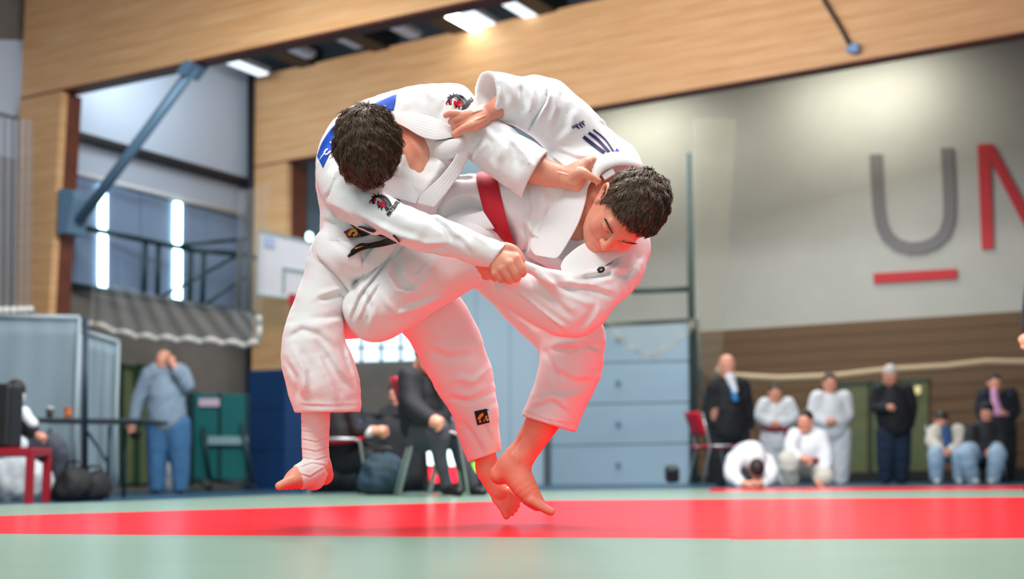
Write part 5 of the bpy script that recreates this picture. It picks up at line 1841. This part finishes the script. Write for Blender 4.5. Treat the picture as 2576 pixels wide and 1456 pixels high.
# far hand at the collar, with forearm
h = pxvol(1270, 360, 1530, 520, -0.19, 0.06, 0.0024)
h.chain(pts([(1270, 392, -.05, 34), (1330, 420, -.06, 38), (1385, 438, -.07, 33), (1425, 446, -.075, 27), (1448, 446, -.08, 28)]), K)
h.chain(pts([(1428, 446, -.075, 26), (1452, 430, -.085, 24), (1474, 410, -.085, 14)]), K)
h.chain(pts([(1425, 452, -.08, 22), (1446, 462, -.09, 17), (1453, 472, -.085, 11)]), K)
for a, b in (((1474, 408, -.085, 12), (1492, 402, -.06, 10)), ((1468, 425, -.09, 12), (1492, 418, -.06, 10)), ((1462, 440, -.09, 12), (1490, 436, -.055, 10)), ((1458, 452, -.088, 10), (1482, 452, -.055, 8))):
    h.chain(pts([a, b, (b[0] + 4, b[1] + 6, b[2] + .03, b[3] - 1)]), kpx(3))
h.chain(pts([(1440, 442, -.10, 15), (1464, 434, -.115, 13), (1484, 444, -.118, 10.5), (1504, 455, -.112, 9)]), kpx(6))
h.crease([(1400, 432), (1430, 440)], 3, -.0015)
parts.append(h.mesh(1))
# bandaged foot
f = pxvol(680, 990, 850, 1245, -0.24, 0.06, 0.0026)
f.chain(pts([(795, 980, -.05, 34), (794, 1060, -.05, 33), (794, 1130, -.05, 31), (797, 1175, -.05, 30)]), K)
f.chain(pts([(803, 1172, -.045, 28), (815, 1196, -.035, 24)]), kpx(16))
f.chain(pts([(800, 1178, -.05, 30), (768, 1192, -.09, 31), (744, 1203, -.115, 26), (728, 1211, -.13, 17)]), kpx(12))
for i, (x, y, d, r) in enumerate(((703, 1222, -.165, 11), (712, 1224, -.135, 8), (722, 1225, -.115, 7.5), (734, 1225, -.10, 7), (746, 1224, -.085, 6.5))):
    f.chain(pts([(752 + i * 3, 1205 + i * 2, -.125 + i * .015, r + 5), ((x + 740) / 2, y - 8, d + .01, r + 1.5), (x, y, d, r)]), kpx(2.5))
parts.append(f.mesh(1))
# second foot, toes pointing down
f = pxvol(1170, 1090, 1330, 1320, 0.0, 0.26, 0.0026)
f.chain(pts([(1208, 1090, .15, 30), (1222, 1150, .15, 27), (1230, 1185, .145, 27)]), K)
f.chain(pts([(1214, 1172, .165, 18), (1222, 1190, .16, 18)]), kpx(14))
f.chain(pts([(1228, 1185, .145, 26), (1243, 1215, .13, 26), (1258, 1240, .115, 24)]), kpx(12))
for x0, y0, x1, y1, r in ((1250, 1252, 1274, 1297, 10), (1262, 1252, 1288, 1291, 7.5), (1270, 1246, 1297, 1282, 7), (1276, 1240, 1303, 1272, 6.5), (1280, 1234, 1306, 1260, 6)):
    f.chain(pts([(x0, y0, .11, r + 4), (x0 * .45 + x1 * .55 + 1, y0 * .45 + y1 * .55, .092, r), (x1, y1, .09, r - .5)]), kpx(1.5))
parts.append(f.mesh(1))
v = pxvol(760, 250, 1400, 1180, -0.30, 0.30, 0.008)       # the body under the clothes
for ch in ([(890, 640, .04, 62), (930, 540, .03, 66), (1000, 420, .04, 66), (1040, 390, .03, 60)], [(870, 450, .0, 40), (960, 540, -.165, 34), (1085, 592, -.225, 32), (1222, 634, -.243, 25)],
           [(1010, 350, .06, 40), (1140, 300, .03, 40), (1262, 386, -.045, 36), (1330, 420, -.06, 36)], [(870, 450, .0, 40), (1010, 360, .06, 40)],
           [(868, 640, .02, 56), (800, 800, -.02, 46), (795, 920, -.05, 42), (795, 1040, -.05, 33)], [(935, 640, .07, 56), (1090, 800, .15, 50), (1170, 970, .15, 40), (1212, 1110, .15, 29)]):
    v.chain(pts(ch), 0.02)
parts.append(v.mesh(1))
body_obj(parts, SK1, tori)

# --- bandage
b = pxvol(700, 1000, 850, 1240, -0.22, 0.06, 0.0028)
b.chain(pts([(794, 1005, -.05, 37), (794, 1060, -.05, 36), (793, 1120, -.05, 34), (795, 1165, -.052, 34), (782, 1186, -.072, 36), (756, 1199, -.105, 33)]), 0.006)
b.chain(pts([(795, 1165, -.05, 32), (806, 1190, -.045, 30), (790, 1205, -.06, 28)]), 0.01)
for y in (1060, 1082, 1104, 1128, 1150):
    b.crease([(755, y), (795, y + 8), (832, y - 4)], 2.6, .0016)
b.crease([(750, 1178), (785, 1165), (825, 1172)], 3, .002)
b.crease([(745, 1190), (780, 1200), (820, 1175)], 3, .002)
trim(b, pt(750, 1192, -.12, 0), (-0.80, -0.25, -0.5), 0.09)
trim(b, pt(832, 1200, -.02, 0), (0.8, -0.45, -0.3), 0.05)
bv, bq = b.mesh(2)
vol_obj('ankle_bandage', [(bv, bq)], mat('white_bandage', (0.84, 0.82, 0.80), 0.9, bump=0.4, bscale=350), tori, 'white bandage around shin and instep')

# --- hair
def region1(P):
    x, y, z = P.T
    line = np.interp(y, [-0.12, -0.05, -0.02, 0.004, 0.012, 0.028, 0.05, 0.075, 0.1], [-0.085, -0.075, -0.02, 0.0, -0.01, 0.016, 0.04, 0.05, 0.052])
    return z - line


def flow1(P):
    w = P - np.array([-0.015, -0.06, 0.10])
    return np.stack([w[:, 0] * 4, 0.9 + w[:, 1] * 3, w[:, 2] * 3 - 0.15], 1)


hv, hq = hair_cap_vq(HB1, HC1, HS1, 0.004, 0.013, region1)
sv, sq = strands(HB1, HC1, HS1, 12000, 5, lambda P: 0.032 + 0.014 * (P[:, 1] > 0.03), 0.26, flow1, 0.0011, region1, grow=.010, jit=.14)
put('hair', raw_mesh('hair', cam2w(np.concatenate([hv, sv])), np.concatenate([hq, sq + len(hv)]), True), HAIR, tori, 'short dark brown hair')

# ================================================================== FIGHTER IN THE RED BELT
SK2 = skin('skin_fair', srgb(238, 160, 134))
REDB = mat('red_belt_cotton', srgb(186, 8, 36), 0.65, bump=0.3, bscale=300)
uke = thing('person', 'judo fighter in white gi and red belt being thrown sideways', 'person', FL(1400, 1322), 'two judo fighters in mid throw')

U = pxvol(1050, 160, 1650, 880, -0.32, 0.26, RM)
U.chain(pts([(1135, 525, .10, 72), (1195, 520, .09, 82), (1252, 520, .08, 80), (1320, 515, .06, 94), (1400, 495, .06, 106), (1475, 450, .07, 104), (1530, 425, .08, 84)]), 0.02)
U.chain(pts([(1360, 590, .03, 66), (1440, 620, .0, 76), (1520, 630, -.01, 72), (1565, 630, -.02, 60)]), 0.035)
U.chain(pts([(1560, 470, .08, 66), (1575, 560, .06, 58), (1570, 620, .0, 58)]), 0.03)
# arm over the opponent's shoulder
U.chain(pts([(1476, 375, .09, 76), (1430, 326, .06, 78), (1372, 278, .03, 74), (1310, 259, .0, 60), (1255, 244, -.02, 61), (1195, 236, -.04, 63)]), 0.02)
U.chain(pts([(1350, 232, .02, 42), (1385, 240, .03, 40)]), 0.02)
# hanging sleeve
U.chain(pts([(1565, 610, .0, 62), (1577, 658, -.05, 48), (1556, 702, -.09, 48), (1500, 735, -.12, 60), (1440, 768, -.13, 84), (1370, 752, -.14, 72), (1310, 724, -.15, 54), (1280, 712, -.16, 36)]), 0.02, flat=((0, 0, 1), 1.35))
# cloth pulled out by the opponent's fist
U.chain(pts([(1296, 664, -.245, 8), (1330, 672, -.23, 13), (1390, 698, -.195, 22), (1450, 722, -.16, 34)]), 0.02)
U.chain(pts([(1296, 690, -.235, 10), (1290, 712, -.19, 26), (1310, 730, -.155, 44)]), 0.025)
# chest opening
U.chain(pts([(1418, 640, -.085, 18), (1455, 578, -.09, 36), (1490, 520, -.09, 52), (1535, 470, -.08, 62), (1575, 450, -.06, 50)]), 0.008, 'sub')
# open skirt below the belt
U.ell(pt(1168, 552, -.02, 0)[:3], (0.072, 0.075, 0.085), 0.006, 'sub')
for L, w, a in (
        ([(1310, 215), (1318, 250), (1312, 290)], 12, .009), ([(1345, 205), (1340, 260), (1325, 300)], 10, -.005), ([(1378, 225), (1372, 255), (1352, 290), (1330, 325)], 5, .012), ([(1395, 230), (1400, 270), (1380, 320)], 11, -.005),
        ([(1255, 200), (1270, 240), (1262, 290)], 14, .005), ([(1430, 270), (1420, 320), (1390, 350)], 13, .005), ([(1505, 305), (1530, 325)], 9, .003),
        ([(1400, 380), (1450, 400), (1490, 405)], 8, .005), ([(1385, 395), (1420, 425), (1440, 440)], 5, .008), ([(1320, 470), (1330, 520), (1325, 560)], 10, .006), ([(1360, 470), (1370, 530), (1350, 600)], 14, -.005),
        ([(1318, 560), (1330, 600), (1318, 640)], 8, .008), ([(1335, 590), (1360, 620), (1385, 640)], 7, .007), ([(1400, 720), (1480, 725), (1545, 745)], 9, .006), ([(1450, 705), (1520, 690), (1590, 690)], 10, .006),
        ([(1330, 700), (1400, 760), (1440, 800)], 14, .006), ([(1310, 740), (1370, 790), (1430, 830)], 8, -.004), ([(1360, 690), (1420, 740), (1500, 770)], 12, -.005), ([(1500, 760), (1480, 800), (1450, 830)], 12, .004),
        ([(1560, 650), (1530, 690), (1480, 705)], 9, .006), ([(1120, 470), (1150, 450), (1200, 450)], 8, .004), ([(1340, 560), (1400, 530), (1440, 500)], 16, .003), ([(1610, 640), (1590, 680), (1570, 700)], 9, .004),
        ([(1275, 722), (1350, 775), (1420, 835)], 3.5, .003)):
    U.crease(L, w, a)
U.waves(21, 0.0022, 0.11)
trim(U, pt(1222, 241, -.03, 0), (-0.86, -0.02, -0.5), 0.12)
U.chain(pts([(1250, 245, -.02, 44), (1222, 241, -.03, 51), (1150, 232, -.06, 60)]), 0.002, 'sub')
uv, uq = U.mesh(3)
jacket2 = vol_obj('jacket', [(uv, uq)], GI, uke, 'white judo jacket with dark stripes on the shoulder')

# collar and lapels
ribbon('collar_band', [(1484, 418, -.065), (1502, 396, -.05), (1540, 382, -.02), (1580, 386, .0), (1612, 406, .01), (1626, 432, .03)],
       [(1500, 470, -.085), (1514, 436, -.07), (1542, 420, -.05), (1572, 417, -.03), (1598, 424, -.01), (1612, 440, .01)], GIR, jacket2, thick=0.014, ribs=8, n=36, m=33, bulge=.012)
ribbon('lapel', [(1500, 440, -.07), (1480, 470, -.08), (1472, 512, -.09), (1452, 569, -.10), (1412, 637, -.10), (1396, 650, -.095)],
       [(1440, 462, -.055), (1405, 485, -.055), (1380, 525, -.055), (1352, 575, -.05), (1334, 620, -.045), (1346, 642, -.06)], GIR, jacket2, thick=0.014, ribs=11, n=36, m=45, bulge=.006)
ribbon('lapel', [(1410, 668, -.10), (1424, 645, -.10), (1470, 612, -.095), (1530, 604, -.08), (1590, 600, -.05)],
       [(1418, 712, -.12), (1436, 714, -.125), (1480, 698, -.13), (1528, 664, -.12), (1580, 632, -.09)], GIR, jacket2, thick=0.014, ribs=11, n=32, m=45, bulge=.006)
# flap of the skirt with the small label
fl2 = ribbon('jacket_hem', [(1090, 560, .02), (1150, 548, .0), (1215, 530, -.01)], [(1130, 600, .0), (1180, 588, -.015), (1245, 575, -.02)], GI, jacket2, thick=.008, bulge=.006)

tg = ribbon('collar_tag', [(1513, 440, -.070), (1541, 423, -.052)], [(1522, 454, -.070), (1549, 438, -.052)], WHITEP, jacket2, thick=.002, bulge=0, n=8, m=5, off=.004)
# stripes and prints
strokes('shoulder_stripe', [([(1468, 344), (1495, 365), (1521, 384)], 9), ([(1481, 334), (1505, 352), (1533, 383)], 7.5), ([(1492, 326), (1522, 350), (1544, 382)], 4.5)], NAVY, jacket2, [U], label='three dark violet stripes')
strokes('shoulder_lettering', text_strokes('adidas', (1468, 303), (-0.88, 0.47), (3.2, 8.5), 4.6, 1.2, 1.8) +
        [([(1450, 316), (1458, 324)], 3.4), ([(1456, 311), (1466, 321)], 3.4), ([(1463, 308), (1471, 316)], 3.2)], NAVY, jacket2, [U], label='small dark lettering and three bars')
strokes('back_patch', [([(1548, 378), (1556, 382)], 12, 8)], BLUEP, jacket2, [U])
strokes('chest_mark', [([(1503, 680), (1512, 672), (1519, 676), (1514, 683), (1505, 683)], 6)], BLACKP, jacket2, [U])
strokes('chest_mark', [([(1535, 655), (1545, 646)], 3, 9)], NAVY, jacket2, [U])
strokes('hem_label', [([(1163, 557), (1174, 574)], 3.5), ([(1169, 561), (1176, 572)], 3.5), ([(1176, 562), (1179, 568)], 4)], NAVY, fl2, [U], 0.024)

# --- trousers
T2 = pxvol(770, 430, 1540, 1110, -0.16, 0.62, RM)
T2.chain(pts([(1150, 550, .15, 72), (1215, 610, .12, 84)]), 0.02)
T2.chain(pts([(1210, 605, .10, 96), (1120, 655, .02, 96), (1030, 718, -.02, 90), (950, 772, -.03, 88)]), 0.02)
T2.chain(pts([(940, 772, .0, 78), (850, 790, .22, 62), (800, 806, .42, 56)]), 0.02)
T2.chain(pts([(1215, 615, .11, 88), (1308, 714, .11, 88), (1395, 800, .09, 86), (1442, 848, .07, 78)]), 0.02)
T2.chain(pts([(1440, 846, .07, 80), (1440, 900, .06, 80), (1419, 965, .05, 74), (1389, 1042, .04, 71), (1366, 1100, .04, 70)]), 0.02)
for L, w, a in (
        ([(985, 640), (975, 690), (1000, 730), (1060, 740)], 10, -.007), ([(1000, 650), (1000, 690), (1030, 715)], 12, .006), ([(960, 740), (1000, 790), (1060, 770), (1120, 745)], 12, -.005), ([(910, 720), (930, 770), (920, 820)], 10, .005),
        ([(1080, 640), (1050, 680), (1030, 700)], 10, .004), ([(1385, 880), (1430, 880), (1500, 865)], 10, .007), ([(1400, 860), (1450, 870), (1510, 890)], 9, -.005), ([(1390, 930), (1440, 960), (1490, 960)], 13, .005), ([(1355, 990), (1410, 1000), (1470, 990)], 12, -.004),
        ([(1340, 1030), (1390, 1010), (1430, 1040)], 9, .004), ([(1314, 1033), (1375, 1056), (1446, 1070)], 3, .002), ([(1372, 880), (1390, 920), (1400, 960)], 9, .004), ([(1260, 760), (1310, 790), (1360, 830)], 12, .004), ([(900, 690), (890, 740), (880, 780)], 9, .004)):
    T2.crease(L, w, a)
for L, w, a in (([(884, 800), (905, 745), (945, 695), (988, 640)], 5, .008), ([(902, 815), (925, 760), (955, 715)], 5, .006), ([(1090, 650), (1060, 700), (1010, 740)], 8, .004)):
    T2.crease(L, w, a)
T2.waves(33, 0.0025, 0.13)
trim(T2, pt(1375, 1066, .04, 0), (-0.29, -0.95, -0.1), 0.14)
T2.chain(pts([(1384, 1044, .042, 56), (1375, 1066, .04, 59), (1350, 1130, .04, 66)]), 0.002, 'sub')
tv, tq = T2.mesh(3)
trous2 = vol_obj('trousers', [(tv, tq)], GI, uke, 'wide white judo trousers')

strokes('cord', [([(1176, 486), (1163, 500), (1150, 515)], 9, 6)], BLACKP, trous2, [T2], 0.003)

# --- belt
ring_band('belt', [U], pt(1250, 522, .08, 0)[:3], unit((0.955, 0.25, -0.10)), (0, 0.2, -1), 0.064, REDB, uke, off=.010, lines=5)

# --- body
parts = []
v = pxvol(1360, 420, 1640, 690, -0.15, 0.2, 0.004)
v.chain(pts([(1390, 600, .08, 70), (1455, 555, .03, 88), (1510, 500, .03, 74), (1545, 490, .02, 56), (1575, 505, .0, 54)]), 0.03)
parts.append(v.mesh(2))
HB2 = head_basis((-0.38, -0.745, 0.55), (0.50, 0.30, 0.81))
HS2 = 1.11
HC2 = loc3(1574, 536, D1 - 0.145)
V_, Q_, c_ = head_vq(HB2, HC2, HS2, 0.0024)
parts.append((V_, Q_, c_))
# hand on the opponent's lapel
h = pxvol(1095, 240, 1330, 365, -0.2, 0.08, 0.0024)
h.chain(pts([(1320, 262, .0, 30), (1270, 268, -.03, 28), (1232, 282, -.055, 25), (1205, 295, -.08, 24)]), K)
h.chain(pts([(1222, 286, -.06, 22), (1185, 292, -.095, 20), (1160, 294, -.10, 14)]), K)
h.chain(pts([(1210, 300, -.085, 22), (1186, 316, -.11, 16)]), K)
for a, b, c in (((1165, 289, -.10, 11), (1138, 285, -.105, 9.5), (1122, 290, -.085, 8)), ((1166, 298, -.105, 11), (1146, 300, -.10, 10), (1134, 306, -.075, 8)),
                ((1170, 308, -.105, 10.5), (1152, 314, -.095, 9.5), (1142, 318, -.07, 8)), ((1176, 316, -.10, 9.5), (1160, 324, -.09, 8.5), (1150, 326, -.07, 8))):
    h.chain(pts([a, b, c]), kpx(2.5))
h.chain(pts([(1205, 304, -.10, 16), (1184, 316, -.125, 14), (1164, 324, -.13, 10.5), (1144, 338, -.125, 9)]), kpx(5))
h.crease([(1215, 275), (1185, 285)], 3, -.0012)
h.crease([(1225, 290), (1195, 302)], 3, -.0012)
parts.append(h.mesh(1))
# hand under the opponent's cuff
h = pxvol(1170, 630, 1320, 740, -0.22, -0.06, 0.0024)
h.chain(pts([(1310, 708, -.15, 26), (1270, 697, -.155, 24), (1245, 684, -.16, 22)]), K)
for i, (x, y, d, r) in enumerate(((1202, 664, -.185, 9), (1204, 672, -.165, 9), (1210, 682, -.15, 9), (1220, 690, -.14, 8))):
    h.chain(pts([(1244, 684, -.165 + i * .006, 15), (1222, y + 4, d + .004, 11), (x, y - 4, d, r)]), kpx(3))
h.chain(pts([(1250, 676, -.18, 13), (1232, 660, -.195, 10), (1218, 650, -.195, 8)]), kpx(5))
parts.append(h.mesh(1))
# foot
f = pxvol(1205, 1000, 1450, 1320, -0.12, 0.16, 0.0026)
f.chain(pts([(1408, 985, .05, 46), (1372, 1050, .04, 43), (1338, 1105, .035, 37), (1312, 1148, .03, 33), (1296, 1172, .025, 33)]), K)
f.chain(pts([(1298, 1155, .03, 30), (1257, 1193, .035, 26)]), kpx(26))
f.chain(pts([(1292, 1176, .025, 36), (1312, 1212, .005, 34), (1334, 1246, -.01, 27), (1352, 1266, -.02, 19)]), kpx(12))
f.ell(pt(1302, 1152, -.004, 0)[:3], (0.010, 0.010, 0.010), 0.02)
for i, (x, y, d, r) in enumerate(((1386, 1287, -.045, 10), (1382, 1286, -.02, 7.5), (1376, 1284, .0, 7), (1370, 1282, .018, 6.5), (1362, 1279, .034, 6))):
    f.chain(pts([(1340 - i * 3, 1258 - i * 1, -.03 + i * .016, 16 - i), (1362 - i, 1274, d + .004, r + 2), (x, y, d, r)]), kpx(3))
f.crease([(1312, 1100), (1290, 1140)], 4, .0015)
parts.append(f.mesh(1))
# hidden foot behind the opponent's leg
f = pxvol(740, 750, 850, 900, 0.36, 0.62, 0.005)
f.chain(pts([(810, 806, .38, 34), (790, 815, .50, 26), (788, 840, .56, 22), (784, 870, .57, 14)]), K)
parts.append(f.mesh(1))
v = pxvol(780, 220, 1640, 1110, -0.24, 0.55, 0.008)       # the body under the clothes
for ch in ([(1150, 580, .12, 44), (1260, 525, .09, 52), (1400, 540, .05, 66), (1480, 520, .04, 60)], [(1480, 480, .06, 44), (1470, 370, .09, 42), (1372, 278, .03, 38), (1260, 265, -.025, 28)],
           [(1480, 520, .04, 50), (1565, 600, .02, 28), (1556, 700, -.09, 28), (1440, 750, -.13, 34), (1300, 708, -.15, 26)],
           [(1150, 590, .12, 46), (1120, 655, .02, 60), (950, 772, -.03, 50), (850, 790, .22, 42), (805, 806, .40, 34)], [(1160, 590, .12, 46), (1308, 714, .11, 58), (1440, 850, .07, 48), (1400, 1000, .05, 46)]):
    v.chain(pts(ch), 0.02)
parts.append(v.mesh(1))
body_obj(parts, SK2, uke)


# --- hair and brows
def flow2(P):
    w = P - np.array([0.0, -0.07, 0.095])
    side = np.clip((np.abs(P[:, 0]) - 0.045) / 0.03, 0, 1)
    return np.stack([w[:, 0] * 3, 0.9 + w[:, 1] * 2 - side * 0.7, w[:, 2] * 3 - 0.15 - 0.4 * side], 1)


hv, hq = hair_cap_vq(HB2, HC2, HS2, 0.004, 0.010)
sv, sq = strands(HB2, HC2, HS2, 12000, 11, lambda P: np.interp(P[:, 2], [-0.06, 0.03, 0.09], [0.008, 0.016, 0.03]) + 0.002 * (P[:, 1] > 0.05), 0.24, flow2, 0.0011, grow=.007, jit=.14)
put('hair', raw_mesh('hair', cam2w(np.concatenate([hv, sv])), np.concatenate([hq, sq + len(hv)]), True), HAIR, uke, 'short cropped dark brown hair')


def brow(B, c, sc, s, parent):
    rng = np.random.RandomState(7)
    mb = MB()
    for i in range(150):
        t = rng.uniform(0, 1)
        x = s * (0.016 + 0.034 * t)
        p = np.array([x, 0.0965 - 0.017 * t * t, 0.018 + 0.006 * math.sin(t * 2.2) + rng.uniform(-.0028, .0028)])
        q = p + np.array([s * 0.007, -0.001 - 0.003 * t, 0.0025 - 0.004 * t])
        p2, q2 = p * sc @ B + c, q * sc @ B + c
        mb.tube([cam2w(p2), cam2w(q2)], [0.0007, 0.0002], 4)
    return mb.build('eyebrow', HAIR, parent)


brow(HB2, HC2, HS2, 1, uke)
brow(HB2, HC2, HS2, -1, uke)
